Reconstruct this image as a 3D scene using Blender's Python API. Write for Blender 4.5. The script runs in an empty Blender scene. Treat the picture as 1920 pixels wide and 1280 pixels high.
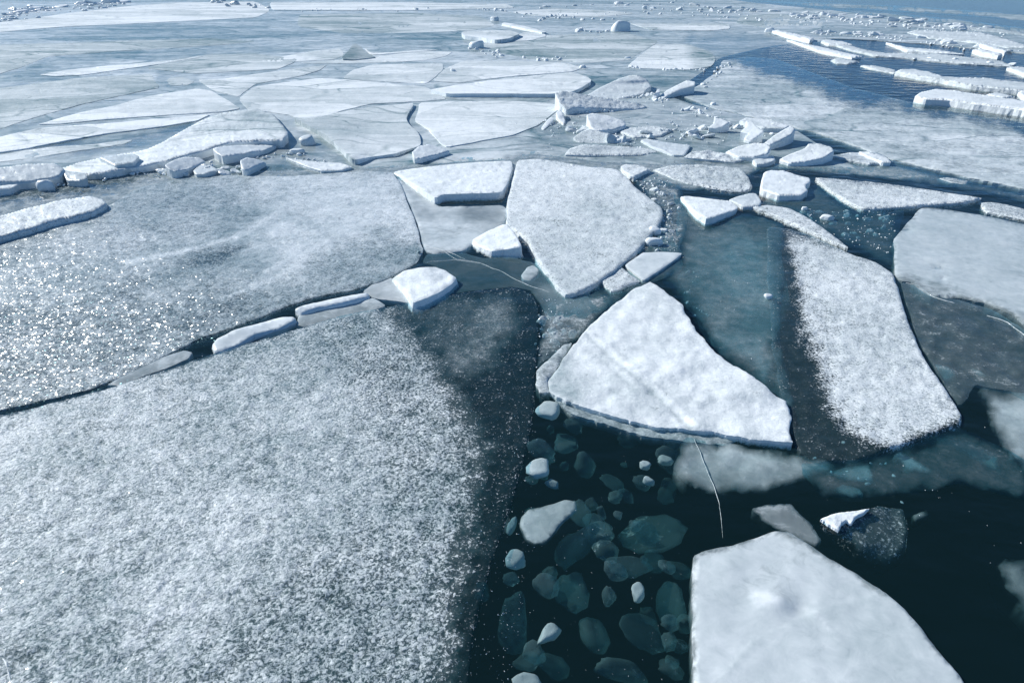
import bpy, math, random
import numpy as np
from mathutils import Vector, Matrix, Euler
from mathutils.geometry import delaunay_2d_cdt
R = math.radians
random.seed(7)
S = bpy.context.scene

# ------------------------------------------------------------ camera, light
CAM_H, PITCH, F = 3.0, R(28.7), 1280.0
cam_d = bpy.data.cameras.new("camera")
cam = bpy.data.objects.new("camera", cam_d)
S.collection.objects.link(cam)
cam.location = (0, 0, CAM_H)
cam.rotation_euler = (R(90) - PITCH, 0, 0)
cam_d.lens = 24.0
cam_d.sensor_width = 36.0
cam_d.clip_start, cam_d.clip_end = 0.1, 6000
S.camera = cam

SUN_AZ, SUN_EL = R(-58), R(31)          # azimuth measured from +Y towards +X
w = bpy.data.worlds.new("World")
S.world = w
w.use_nodes = True
nt = w.node_tree
sky = nt.nodes.new("ShaderNodeTexSky")
sky.sky_type = 'NISHITA'
sky.sun_disc = False
sky.sun_elevation = SUN_EL
sky.sun_rotation = SUN_AZ
sky.air_density = 1.0
sky.dust_density = 0.0
sky.altitude = 3500
sky.ozone_density = 3.0
bg = nt.nodes["Background"]
bg.inputs[1].default_value = 0.10
mul = nt.nodes.new("ShaderNodeMix"); mul.data_type = 'RGBA'; mul.blend_type = 'MULTIPLY'; mul.inputs[0].default_value = 1
mul.inputs[7].default_value = (0.66, 0.92, 0.96, 1)      # clear cold air, cooler than the model's
wtc = nt.nodes.new("ShaderNodeTexCoord"); wsp = nt.nodes.new("ShaderNodeSeparateXYZ"); nt.links.new(wtc.outputs['Generated'], wsp.inputs[0])
wmr = nt.nodes.new("ShaderNodeMapRange"); wmr.inputs[1].default_value = 0.0; wmr.inputs[2].default_value = 0.30; nt.links.new(wsp.outputs[2], wmr.inputs[0])
wmx = nt.nodes.new("ShaderNodeMix"); wmx.data_type = 'RGBA'; nt.links.new(wmr.outputs[0], wmx.inputs[0])
wmx.inputs[6].default_value = (0.52, 0.69, 0.95, 1); wmx.inputs[7].default_value = (0.66, 0.92, 0.96, 1)   # bluer towards the horizon
nt.links.new(wmx.outputs[2], mul.inputs[7])
nt.links.new(sky.outputs[0], mul.inputs[6])
nt.links.new(mul.outputs[2], bg.inputs[0])
ld = bpy.data.lights.new("sun", 'SUN')
ld.energy = 4.4
ld.angle = R(0.53)
ld.color = (1.0, 0.99, 0.95)
sun = bpy.data.objects.new("sun", ld)
S.collection.objects.link(sun)
sdir = Vector((math.sin(SUN_AZ) * math.cos(SUN_EL), math.cos(SUN_AZ) * math.cos(SUN_EL), math.sin(SUN_EL)))
sun.rotation_euler = sdir.to_track_quat('Z', 'Y').to_euler()
sun.location = (0, 0, 30)
S.view_settings.view_transform = 'Standard'
S.view_settings.look = 'None'
S.view_settings.exposure = 0.36
S.view_settings.gamma = 1
S.cycles.transparent_max_bounces = 24
S.cycles.max_bounces = 8

# ------------------------------------------------------------ helpers
cp, sp = math.cos(PITCH), math.sin(PITCH)

def at(px, py, z=0.0):
    """photo point -> place on the level z (arrays allowed)"""
    px = np.asarray(px, float); py = np.asarray(py, float)
    a = (px - 960) / F; b = -(py - 640) / F
    dy = cp + b * sp; dz = -sp + b * cp
    t = (z - CAM_H) / dz
    return a * t, dy * t

def vnoise(x, y, seed=0):
    x = np.asarray(x, float); y = np.asarray(y, float)
    xi = np.floor(x).astype(np.int64); yi = np.floor(y).astype(np.int64)
    fx = x - xi; fy = y - yi
    fx = fx * fx * (3 - 2 * fx); fy = fy * fy * (3 - 2 * fy)
    def h(i, j):
        n = (i * 374761393 + j * 668265263 + seed * 974634777) & 0xffffffff
        n = ((n ^ (n >> 13)) * 1274126177) & 0xffffffff
        return ((n ^ (n >> 16)) & 0xffff) / 65535.0
    a = h(xi, yi); b = h(xi + 1, yi); c = h(xi, yi + 1); d = h(xi + 1, yi + 1)
    return (a * (1 - fx) + b * fx) * (1 - fy) + (c * (1 - fx) + d * fx) * fy

def fbm(x, y, seed=0, oct=4):
    s = 0; amp = .5; tot = 0
    for k in range(oct):
        s = s + amp * vnoise(x * 2 ** k + 17.3 * k, y * 2 ** k - 9.1 * k, seed + k); tot += amp; amp *= .5
    return s / tot * 2 - 1

def seg_dist(P, poly, closed=True):
    A = np.asarray(poly, float)
    B = np.roll(A, -1, 0) if closed else A[1:]
    if not closed: A = A[:-1]
    out = np.full(len(P), 1e9)
    for i0 in range(0, len(P), 4000):
        p = P[i0:i0 + 4000][:, None, :]
        ab = (B - A)[None]; ap = p - A[None]
        t = np.clip((ap * ab).sum(-1) / np.maximum((ab * ab).sum(-1), 1e-12), 0, 1)
        d = ap - t[..., None] * ab
        out[i0:i0 + 4000] = np.sqrt((d * d).sum(-1)).min(1)
    return out

def inside(P, poly):
    A = np.asarray(poly, float); B = np.roll(A, -1, 0)
    x = P[:, 0][:, None]; y = P[:, 1][:, None]
    c = (A[None, :, 1] > y) != (B[None, :, 1] > y)
    dy = (B[:, 1] - A[:, 1]); dy = np.where(np.abs(dy) < 1e-9, 1e-9, dy)
    xi = A[None, :, 0] + (y - A[None, :, 1]) * ((B[:, 0] - A[:, 0]) / dy)[None]
    return ((c & (x < xi)).sum(1) % 2) == 1

def smooth(t):
    t = np.clip(t, 0, 1); return t * t * (3 - 2 * t)

def ragged(outline, step, amp, seed, rnd=1):
    """densify an outline, round its corners a little and roughen it"""
    P = np.asarray(outline, float)
    for _ in range(rnd):
        Q = np.roll(P, -1, 0)
        L = np.linalg.norm(Q - P, axis=1, keepdims=True)
        c = np.minimum(.22, .45 * step / np.maximum(L, 1e-6))
        P = np.stack([P * (1 - c) + Q * c, P * c + Q * (1 - c)], 1).reshape(-1, 2)
    out = []
    s = 0
    for i in range(len(P)):
        a = P[i]; b = P[(i + 1) % len(P)]
        L = np.hypot(*(b - a)); n = max(1, int(round(L / step)))
        nrm = np.array([b[1] - a[1], a[0] - b[0]]) / max(L, 1e-6)
        for k in range(n):
            q = a + (b - a) * k / n
            ss = s + L * k / n
            f = fbm(np.array([ss / (step * 5)]), np.array([seed * 3.7]), seed, 3)[0]
            f2 = fbm(np.array([ss / (step * 16)]), np.array([seed * 1.3]), seed + 5, 2)[0]
            f3 = fbm(np.array([ss / (step * 1.7)]), np.array([seed * 2.3]), seed + 8, 2)[0]
            q = q + nrm * (f * amp + f2 * amp * 1.2 + f3 * amp * 1.05) * np.array([1.0, PSQ(q[1])])
            out.append(q)
        s += L
    return np.array(out)

def PSQ(py):
    """how much flatter the ground looks than it is wide, at this photo height"""
    b = -(py - 640) / F
    dz = -sp + b * cp
    return min(1.0, abs(dz))

# ------------------------------------------------------------ materials
def N(t, kind, **kw):
    n = t.nodes.new(kind)
    for k, v in kw.items():
        if k.startswith('i_'):
            n.inputs[k[2:].replace('_', ' ')].default_value = v
        else: setattr(n, k, v)
    return n

def math_(t, op, a, b=None, c=None, clamp=False):
    n = t.nodes.new("ShaderNodeMath"); n.operation = op; n.use_clamp = clamp
    for i, v in enumerate((a, b, c)):
        if v is None: continue
        if isinstance(v, (int, float)): n.inputs[i].default_value = v
        else: t.links.new(v, n.inputs[i])
    return n.outputs[0]

def mixc(t, f, a, b):
    n = t.nodes.new("ShaderNodeMix"); n.data_type = 'RGBA'
    if isinstance(f, (int, float)): n.inputs[0].default_value = f
    else: t.links.new(f, n.inputs[0])
    for i, v in ((6, a), (7, b)):
        if isinstance(v, tuple): n.inputs[i].default_value = (*v, 1)
        else: t.links.new(v, n.inputs[i])
    return n.outputs[2]

ICE_WHITE = (0.835, 0.87, 0.88)
ICE_GREY = (0.115, 0.205, 0.23)

def ice_mat(name, fine=70.0, bump=.5, bdist=.012, contrast=.5, rough=.45, sss=0.0, spec=.4, sharp=5.0,
            glint=0.0, streak=False, wf=.5, cells=1.0, patch=0.0, gloss=True):
    m = bpy.data.materials.new(name); m.use_nodes = True
    t = m.node_tree; t.nodes.clear(); L = t.links.new
    out = N(t, "ShaderNodeOutputMaterial")
    tc = N(t, "ShaderNodeTexCoord"); oi = N(t, "ShaderNodeObjectInfo")
    add = N(t, "ShaderNodeVectorMath", operation='ADD')
    sc = N(t, "ShaderNodeVectorMath", operation='SCALE'); 
    cx = N(t, "ShaderNodeCombineXYZ"); L(oi.outputs['Random'], cx.inputs[0]); L(oi.outputs['Random'], cx.inputs[1])
    L(cx.outputs[0], sc.inputs[0]); sc.inputs['Scale'].default_value = 90
    L(tc.outputs['Object'], add.inputs[0]); L(sc.outputs[0], add.inputs[1])
    co = add.outputs[0]
    at_ = N(t, "ShaderNodeAttribute", attribute_name='ice')
    sep = N(t, "ShaderNodeSeparateColor"); L(at_.outputs['Color'], sep.inputs[0])
    frost, milk, tone = sep.outputs[0], sep.outputs[1], sep.outputs[2]
    def noise(scale, det=3, rgh=.6, dist=0.0, vec=None):
        n = N(t, "ShaderNodeTexNoise"); n.inputs['Scale'].default_value = scale
        n.inputs['Detail'].default_value = det; n.inputs['Roughness'].default_value = rgh
        n.inputs['Distortion'].default_value = dist
        L(vec or co, n.inputs['Vector']); return n.outputs['Fac']
    nf = noise(fine, 4, .7, .6)
    nm = noise(fine / 5.5, 3, .6, .3)
    nl = noise(1.7, 4, .62, .4)
    sv = co
    if streak:
        mp = N(t, "ShaderNodeMapping"); mp.inputs['Scale'].default_value = (.35, 1.5, 1)
        mp.inputs['Rotation'].default_value = (0, 0, R(12))
        L(co, mp.inputs[0]); sv = mp.outputs[0]
    ns = noise(.55, 5, .62, .8, sv)
    n1 = math_(t, 'MULTIPLY_ADD', nf, wf, math_(t, 'MULTIPLY_ADD', nm, (1 - wf) * .68, math_(t, 'MULTIPLY', nl, (1 - wf) * .32)))
    n0 = math_(t, 'SUBTRACT', n1, .5)
    fm = math_(t, 'MULTIPLY_ADD', n0, sharp, math_(t, 'MULTIPLY_ADD', frost, 2.0, -.5), clamp=True)
    # frost 0.25 -> none, .5 -> half, .75+ -> whole
    mk = math_(t, 'MULTIPLY', milk, math_(t, 'MULTIPLY_ADD', nl, 1.0, math_(t, 'MULTIPLY', nm, .9)), clamp=True)
    alpha = math_(t, 'SUBTRACT', 1.0, math_(t, 'MULTIPLY', math_(t, 'SUBTRACT', 1.0, fm), math_(t, 'SUBTRACT', 1.0, mk)), clamp=True)
    tn = math_(t, 'ADD', tone, math_(t, 'MULTIPLY', n0, contrast * 2.2))
    tn = math_(t, 'ADD', tn, math_(t, 'MULTIPLY', math_(t, 'SUBTRACT', ns, .5), contrast * (2.4 if streak else .7)))
    if streak:
        wn = N(t, "ShaderNodeTexNoise"); wn.inputs['Scale'].default_value = .5; wn.inputs['Detail'].default_value = 3; L(co, wn.inputs['Vector'])
        wv = N(t, "ShaderNodeVectorMath", operation='MULTIPLY_ADD'); L(wn.outputs['Color'], wv.inputs[0]); wv.inputs[1].default_value = (1.6, 1.6, 0); L(co, wv.inputs[2])
        for sc_, amt in ((.42, .34), (1.1, .16)):
            m9 = N(t, "ShaderNodeMapping"); m9.inputs['Scale'].default_value = (sc_ * .45, sc_, 0); m9.inputs['Rotation'].default_value = (0, 0, R(14)); L(wv.outputs[0], m9.inputs[0])
            v1 = N(t, "ShaderNodeTexVoronoi"); v1.inputs['Scale'].default_value = 1; L(m9.outputs[0], v1.inputs['Vector'])
            v2 = N(t, "ShaderNodeTexVoronoi", feature='DISTANCE_TO_EDGE'); v2.inputs['Scale'].default_value = 1; L(m9.outputs[0], v2.inputs['Vector'])
            sx = N(t, "ShaderNodeSeparateColor"); L(v1.outputs['Color'], sx.inputs[0])
            tn = math_(t, 'ADD', tn, math_(t, 'MULTIPLY', math_(t, 'SUBTRACT', sx.outputs[0], .5), amt * cells))
            ck = math_(t, 'SUBTRACT', 1.0, math_(t, 'MULTIPLY', v2.outputs['Distance'], 30.0), clamp=True)
            ck = math_(t, 'MULTIPLY', ck, math_(t, 'MULTIPLY_ADD', ns, 6.0, -2.6, clamp=True))
            tn = math_(t, 'SUBTRACT', tn, math_(t, 'MULTIPLY', ck, .5 * cells))
    if patch:
        pn = N(t, "ShaderNodeTexNoise"); pn.inputs['Scale'].default_value = 7; pn.inputs['Detail'].default_value = 4; pn.inputs['Roughness'].default_value = .55; pn.inputs['Distortion'].default_value = 1.2; L(co, pn.inputs['Vector'])
        pn2 = N(t, "ShaderNodeTexNoise"); pn2.inputs['Scale'].default_value = 1.6; pn2.inputs['Detail'].default_value = 3; L(co, pn2.inputs['Vector'])
        tn = math_(t, 'ADD', tn, math_(t, 'MULTIPLY', math_(t, 'SUBTRACT', pn.outputs['Fac'], .5), patch))
        tn = math_(t, 'ADD', tn, math_(t, 'MULTIPLY', math_(t, 'SUBTRACT', pn2.outputs['Fac'], .5), patch * 1.2))
    tn = math_(t, 'ADD', tn, 0.0, clamp=True)
    col = mixc(t, tn, ICE_GREY, ICE_WHITE)
    bp = N(t, "ShaderNodeBump"); bp.inputs['Strength'].default_value = bump; bp.inputs['Distance'].default_value = bdist
    hh = math_(t, 'ADD', math_(t, 'MULTIPLY', nf, .6), math_(t, 'MULTIPLY', nm, 1.2))
    L(hh, bp.inputs['Height'])
    pr = N(t, "ShaderNodeBsdfPrincipled")
    L(col, pr.inputs['Base Color']); pr.inputs['Roughness'].default_value = rough
    pr.inputs['Specular IOR Level'].default_value = spec; pr.inputs['IOR'].default_value = 1.31
    if sss:
        pr.inputs['Subsurface Weight'].default_value = sss
        pr.inputs['Subsurface Radius'].default_value = (.5, .9, 1.2)
        pr.inputs['Subsurface Scale'].default_value = .03
    L(bp.outputs[0], pr.inputs['Normal'])
    body = pr.outputs[0]
    # clear ice
    tr = N(t, "ShaderNodeBsdfTransparent"); tr.inputs[0].default_value = (.80, .92, .95, 1)
    gl = N(t, "ShaderNodeBsdfGlossy"); gl.inputs['Roughness'].default_value = .07
    b2 = N(t, "ShaderNodeBump"); b2.inputs['Strength'].default_value = .25; b2.inputs['Distance'].default_value = .01
    L(nm, b2.inputs['Height']); L(b2.outputs[0], gl.inputs['Normal'])
    fr = N(t, "ShaderNodeFresnel"); fr.inputs[0].default_value = 1.31; L(b2.outputs[0], fr.inputs['Normal'])
    gb = N(t, "ShaderNodeNewGeometry"); fq = math_(t, 'MULTIPLY', fr.outputs[0], math_(t, 'SUBTRACT', 1.0, gb.outputs['Backfacing']))
    dc = N(t, "ShaderNodeBsdfDiffuse"); dc.inputs[0].default_value = (.03, .22, .26, 1)
    mt = N(t, "ShaderNodeMixShader"); L(math_(t, 'MINIMUM', math_(t, 'MAXIMUM', math_(t, 'MULTIPLY', milk, 1.6), 0.0), .09), mt.inputs[0]); L(tr.outputs[0], mt.inputs[1]); L(dc.outputs[0], mt.inputs[2])
    m1 = N(t, "ShaderNodeMixShader"); L(math_(t, 'MULTIPLY', fq, .65 if gloss else 0.0), m1.inputs[0]); L(mt.outputs[0], m1.inputs[1]); L(gl.outputs[0], m1.inputs[2])
    m2 = N(t, "ShaderNodeMixShader"); L(alpha, m2.inputs[0]); L(m1.outputs[0], m2.inputs[1]); L(body, m2.inputs[2])
    res = m2.outputs[0]
    if glint:
        # wet crystal facets: every Voronoi cell of the crust has its own tilt
        vo = N(t, "ShaderNodeTexVoronoi"); vo.inputs['Scale'].default_value = 95
        L(co, vo.inputs['Vector'])
        b3 = N(t, "ShaderNodeVectorMath", operation='SUBTRACT'); L(vo.outputs['Color'], b3.inputs[0]); b3.inputs[1].default_value = (.5, .5, .5)
        b4 = N(t, "ShaderNodeVectorMath", operation='MULTIPLY'); L(b3.outputs[0], b4.inputs[0]); b4.inputs[1].default_value = (.75, .75, 0)
        ge = N(t, "ShaderNodeNewGeometry")
        b5 = N(t, "ShaderNodeVectorMath", operation='ADD'); L(ge.outputs['Normal'], b5.inputs[0]); L(b4.outputs[0], b5.inputs[1])
        b6 = N(t, "ShaderNodeVectorMath", operation='NORMALIZE'); L(b5.outputs[0], b6.inputs[0])
        g3 = N(t, "ShaderNodeBsdfGlossy"); g3.inputs['Roughness'].default_value = .16; L(b6.outputs[0], g3.inputs['Normal'])
        m3 = N(t, "ShaderNodeMixShader"); m3.inputs[0].default_value = glint
        L(res, m3.inputs[1]); L(g3.outputs[0], m3.inputs[2]); res = m3.outputs[0]
    L(res, out.inputs[0])
    return m

M = {
    'near': ice_mat('crystal_crust_ice', fine=52, bump=1.0, bdist=.016, contrast=1.4, rough=.36, sharp=11, wf=.74, patch=.45),
    'frost': ice_mat('frosted_ice', fine=55, bump=.7, bdist=.012, contrast=.9, rough=.5, sharp=9, wf=.7, patch=.3),
    'snowy': ice_mat('snowy_ice', fine=34, bump=.55, bdist=.012, contrast=.55, patch=.5, rough=.5, sss=.0),
    'smooth': ice_mat('smooth_milky_ice', fine=9, bump=.12, bdist=.02, contrast=.30, rough=.34, spec=.4, patch=.34),
    'wet': ice_mat('wet_crystal_ice', fine=48, bump=.9, bdist=.014, contrast=.5, rough=.35, glint=.045, sharp=7, wf=.65, patch=.6),
    'sunk': ice_mat('sunken_ice', fine=16, bump=.3, bdist=.02, contrast=.3, rough=.8, spec=0.0, patch=.4, gloss=False),
    'far': ice_mat('weathered_lake_ice', fine=14, bump=.35, bdist=.03, contrast=.46, rough=.55, spec=.2, streak=True),
    'sheet': ice_mat('grey_lake_ice', fine=10, bump=.3, bdist=.02, contrast=.5, rough=.4, streak=True, spec=.22),
    'block': ice_mat('block_ice', fine=28, bump=.35, bdist=.012, contrast=.3, rough=.4, sss=.0, patch=.25),
}

def water_mat():
    m = bpy.data.materials.new('lake_water'); m.use_nodes = True
    t = m.node_tree; t.nodes.clear(); L = t.links.new
    out = N(t, "ShaderNodeOutputMaterial")
    tc = N(t, "ShaderNodeTexCoord")
    mp = N(t, "ShaderNodeMapping"); mp.inputs['Scale'].default_value = (.8, 1.25, 1); L(tc.outputs['Object'], mp.inputs[0])
    n1 = N(t, "ShaderNodeTexNoise"); n1.inputs['Scale'].default_value = 2.2; n1.inputs['Detail'].default_value = 3; n1.inputs['Roughness'].default_value = .5
    L(mp.outputs[0], n1.inputs['Vector'])
    bp = N(t, "ShaderNodeBump"); bp.inputs['Strength'].default_value = .8; bp.inputs['Distance'].default_value = .04
    L(n1.outputs['Fac'], bp.inputs['Height'])
    fr = N(t, "ShaderNodeFresnel"); fr.inputs[0].default_value = 1.333; L(bp.outputs[0], fr.inputs['Normal'])
    gl = N(t, "ShaderNodeBsdfGlossy"); gl.inputs['Roughness'].default_value = .08; L(bp.outputs[0], gl.inputs['Normal'])
    tr = N(t, "ShaderNodeBsdfTransparent"); tr.inputs[0].default_value = (1, 1, 1, 1)
    df = N(t, "ShaderNodeBsdfDiffuse"); df.inputs[0].default_value = (.06, .20, .22, 1)
    m0 = N(t, "ShaderNodeMixShader"); m0.inputs[0].default_value = .06
    L(tr.outputs[0], m0.inputs[1]); L(df.outputs[0], m0.inputs[2])
    gb = N(t, "ShaderNodeNewGeometry"); fq = math_(t, 'MULTIPLY', fr.outputs[0], math_(t, 'SUBTRACT', 1.0, gb.outputs['Backfacing']))
    m1 = N(t, "ShaderNodeMixShader"); L(fq, m1.inputs[0]); L(m0.outputs[0], m1.inputs[1]); L(gl.outputs[0], m1.inputs[2])
    L(m1.outputs[0], out.inputs['Surface'])
    va = N(t, "ShaderNodeVolumeAbsorption"); va.inputs['Color'].default_value = (.42, .68, .68, 1); va.inputs['Density'].default_value = 3.0
    L(va.outputs[0], out.inputs['Volume'])
    return m

def plain(name, col, rough=.9):
    m = bpy.data.materials.new(name); m.use_nodes = True
    t = m.node_tree; p = t.nodes['Principled BSDF']
    n = N(t, "ShaderNodeTexNoise"); n.inputs['Scale'].default_value = 2.0
    c = mixc(t, n.outputs['Fac'], tuple(v * .7 for v in col), tuple(v * 1.3 for v in col))
    t.links.new(c, p.inputs['Base Color']); p.inputs['Roughness'].default_value = rough
    return m

# ------------------------------------------------------------ setting
def mesh_obj(name, verts, faces, mat, loc=(0, 0, 0), parent=None, smooth_n=None, attr=None):
    me = bpy.data.meshes.new(name)
    me.from_pydata([tuple(v) for v in verts], [], [tuple(f) for f in faces])
    me.materials.append(mat)
    if smooth_n is None: smooth_n = len(faces)
    fl = np.zeros(len(me.polygons), bool); fl[:smooth_n] = True
    me.polygons.foreach_set('use_smooth', fl)
    if attr is not None:
        ca = me.color_attributes.new('ice', 'FLOAT_COLOR', 'POINT')
        buf = np.ones((len(verts), 4), np.float32); buf[:, :3] = attr
        ca.data.foreach_set('color', buf.ravel())
    me.update()
    o = bpy.data.objects.new(name, me); o.location = loc
    S.collection.objects.link(o)
    if parent: o.parent = parent
    return o

def tag(o, label=None, cat=None, group=None, kind=None):
    if label: o['label'] = label
    if cat: o['category'] = cat
    if group: o['group'] = group
    if kind: o['kind'] = kind
    return o

XW, YA, YB, D = 2200, -40, 4000, 4.0
v = [(-XW, YA, 0), (XW, YA, 0), (XW, YB, 0), (-XW, YB, 0), (-XW, YA, -D), (XW, YA, -D), (XW, YB, -D), (-XW, YB, -D)]
f = [(0, 1, 2, 3), (7, 6, 5, 4), (0, 4, 5, 1), (1, 5, 6, 2), (2, 6, 7, 3), (3, 7, 4, 0)]
tag(mesh_obj('water', v, f, water_mat(), smooth_n=0), kind='structure')
tag(mesh_obj('lake_bed', [(-XW + 5, YA + 5, -D + .1), (XW - 5, YA + 5, -D + .1), (XW - 5, YB - 5, -D + .1), (-XW + 5, YB - 5, -D + .1)], [(0, 1, 2, 3)],
             plain('dark_silt', (.03, .035, .03)), smooth_n=0), kind='structure')

# ------------------------------------------------------------ ice builders
CH = {'frost': 0, 'milk': 1, 'tone': 2}
_seed = [1]
HS = .68

def floe(name, label, cat, outline, h=.05, depth=.12, mat='frost', frost=1.0, milk=0.0, tone=.7, step=8.0, edge=.03,
         amp=2.0, bump=.006, wave=.12, hp=None, regions=(), group=None, kind=None, flare=0.0, rnd=1, parent=None,
         side_tone=None, dome=0.0, wedge=0.0, marks=(), fade=0, fade_to=0.0, lines=()):
    """one piece of ice: outline in photo points, top at height h above the water (or the heights hp at given points)"""
    if h > 0: h *= HS
    if hp:
        hs_ = HS if max(z for a, b, z in hp) < .15 or len(hp) > 5 else .95
        hp = [(a, b, z * hs_ if z > 0 else z) for a, b, z in hp]
    edge *= .5
    _seed[0] += 1; sd = _seed[0]
    O = ragged(outline, step, amp, sd, rnd)
    mn, mx = O.min(0), O.max(0)
    # interior points: jittered grid plus rings inside the rim
    ysq = PSQ((mn[1] + mx[1]) / 2)
    sy = max(1.2, step * max(.22, ysq)) if mn[1] < 420 else step
    gx, gy = np.meshgrid(np.arange(mn[0], mx[0], step), np.arange(mn[1], mx[1], sy))
    G = np.stack([gx.ravel(), gy.ravel()], 1)
    rs = np.random.RandomState(sd)
    G += (rs.rand(*G.shape) - .5) * np.array([step, sy]) * .7
    if len(G): G = G[inside(G, O)]
    if len(G): G = G[seg_dist(G * [1, step / sy], O * [1, step / sy]) > step * .65]
    Pn = np.roll(O, -1, 0) - np.roll(O, 1, 0)
    area = 0.5 * np.sum(O[:, 0] * np.roll(O[:, 1], -1) - np.roll(O[:, 0], -1) * O[:, 1])
    nn = np.stack([-Pn[:, 1], Pn[:, 0]], 1) * (1 if area > 0 else -1)
    nn /= np.maximum(np.linalg.norm(nn, axis=1, keepdims=True), 1e-6)
    ring = O + nn * np.array([1, sy / step]) * step * .38
    ok = inside(ring, O)
    ring = ring[ok]
    if len(ring): ring = ring[seg_dist(ring * [1, step / sy], O * [1, step / sy]) > step * .25]
    allp = np.concatenate([O, ring, G]) if len(G) else np.concatenate([O, ring])
    n = len(O)
    res = delaunay_2d_cdt([Vector(p) for p in allp], [], [list(range(n))], 1, 1e-5)
    P2 = np.array([tuple(p) for p in res[0]]); tris = [list(t) for t in res[2]]
    # heights
    if hp and 3 <= len(hp) <= 5 and max(z for a, b, z in hp) > .13:      # a rigid slab tips as one plane
        Mx = np.array([(a, b / ysq, 1.0) for a, b, z in hp]); zz_ = np.array([z for a, b, z in hp])
        co_ = np.linalg.solve(Mx.T @ Mx + np.eye(3) * 1e-3, Mx.T @ zz_)
        H = np.clip(P2[:, 0] * co_[0] + P2[:, 1] / ysq * co_[1] + co_[2], .008, max(z_ for z_ in zz_) * 1.15)
    elif hp:
        H = np.zeros(len(P2)); W = np.zeros(len(P2))
        for (a, b, z) in hp:
            wgt = 1.0 / ((P2[:, 0] - a) ** 2 + ((P2[:, 1] - b) / ysq) ** 2 + 9.0) ** 1.0
            H += wgt * z; W += wgt
        H /= W
    else: H = np.full(len(P2), float(h))
    X, Y = at(P2[:, 0], P2[:, 1], H)
    XY = np.stack([X, Y], 1)
    ce = {}
    for t_ in tris:
        for i in range(3):
            a, b = t_[i], t_[(i + 1) % 3]
            ce[(a, b)] = 1
    bnd = {}
    for (a, b) in ce:
        if (b, a) not in ce: bnd.setdefault(a, b)
    start = next(iter(bnd)); loop = [start]; cur = bnd[start]
    while cur != start and len(loop) < len(bnd) + 2 and cur in bnd:
        loop.append(cur); cur = bnd[cur]
    LP = XY[loop]
    de = seg_dist(XY, LP)
    e = np.clip(de / max(edge, 1e-4), 0, 1)
    Z = H - edge * .8 * (1 - np.sqrt(1 - (1 - e) ** 2))
    if bump:
        Z = Z + bump * fbm(X / wave + sd, Y / wave, sd, 4) * 2 * np.clip(de / (edge + .02), .15, 1)
    if dome: Z = Z + dome * (1 - np.exp(-(de / (dome * 6 + .01)) ** 2))
    for (mx_, my_, mr, mz) in marks:        # local mounds and dents: centre, radius in photo points, height
        Z = Z + mz * np.exp(-(((P2[:, 0] - mx_) ** 2 + ((P2[:, 1] - my_) / max(ysq, .25)) ** 2) / (mr * mr)))
    A = np.zeros((len(P2), 3)); A[:, 0] = frost; A[:, 1] = milk; A[:, 2] = tone
    for (lp, lw, lz, lt, lf) in lines:      # healed cracks: a low welt along a line
        ld_ = seg_dist(P2, np.array(lp, float), closed=False)
        g_ = np.exp(-(ld_ / lw) ** 2)
        Z = Z + lz * g_; A[:, 2] += lt * g_; A[:, 0] += lf * g_
    wob = fbm(P2[:, 0] / 60, P2[:, 1] / 60, sd + 9, 4)
    wob2 = fbm(P2[:, 0] / 17, P2[:, 1] / 17, sd + 19, 3)
    for (ch, poly, val, fe) in regions:
        poly = np.array(poly, float)
        d = seg_dist(P2, poly) * np.where(inside(P2, poly), 1, -1)
        wgt = smooth((d + (wob * .9 + wob2 * .5) * fe) / (2 * fe) + .5)
        A[:, CH[ch]] = A[:, CH[ch]] * (1 - wgt) + val * wgt
    if fade:                                # ice thins towards its rim
        dp = seg_dist(P2, O) + (wob * .6 + wob2 * .4) * fade
        fw = smooth(dp / fade) * (1 - fade_to) + fade_to
        A[:, 0] *= fw; A[:, 1] *= fw
    # sides
    nl = len(loop)
    Tn = np.roll(LP, -1, 0) - np.roll(LP, 1, 0)
    ar = 0.5 * np.sum(LP[:, 0] * np.roll(LP[:, 1], -1) - np.roll(LP[:, 0], -1) * LP[:, 1])
    on = np.stack([Tn[:, 1], -Tn[:, 0]], 1) * (1 if ar > 0 else -1)
    on /= np.maximum(np.linalg.norm(on, axis=1, keepdims=True), 1e-9)
    zt = Z[loop]
    verts = [np.stack([X, Y, Z], 1)]; att = [A]
    thick = zt + depth
    rj = rs.rand(3, nl) - .5
    seg = float(np.median(np.linalg.norm(np.roll(LP, -1, 0) - LP, axis=1)))
    j = min(.02, .12 * float(np.median(thick)), .22 * seg)
    verts.append(np.column_stack([LP, zt])); att.append(A[loop].copy())        # own rim for the walls: a crisp broken edge
    zw = np.where(zt > .004, 0.0, zt - thick * .2)
    for k, (fl_, zz, keep) in enumerate(((.35, zw, 1.0), (.8, zw - (zw + depth) * .45, .42), (1.0, np.full(nl, -depth) if depth > 0 else zt - thick, .0))):
        q = LP + on * (flare * fl_ + rj[k][:, None] * j - (wedge * (k + 1) / 3))
        verts.append(np.column_stack([q, zz]))
        a_ = A[loop].copy()
        if kind != 'structure':
            a_[:, :2] *= keep; a_[:, 0] -= (1 - keep) * .6
        if side_tone is not None: a_[:, 2] = side_tone
        att.append(a_)
    V = np.concatenate(verts); A = np.concatenate(att)
    faces = list(tris); ntop = len(faces)
    b0 = len(P2)
    rows = [list(range(b0 + k * nl, b0 + (k + 1) * nl)) for k in range(4)]
    ccw_top = True
    for k in range(3):
        for i in range(nl):
            i2 = (i + 1) % nl
            faces.append((rows[k][i2], rows[k][i], rows[k + 1][i], rows[k + 1][i2]))
    faces.append(tuple(reversed(rows[3])))
    # photo y runs down: flip everything so that tops face up
    t0 = faces[0]; p = V[list(t0)]
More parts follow.
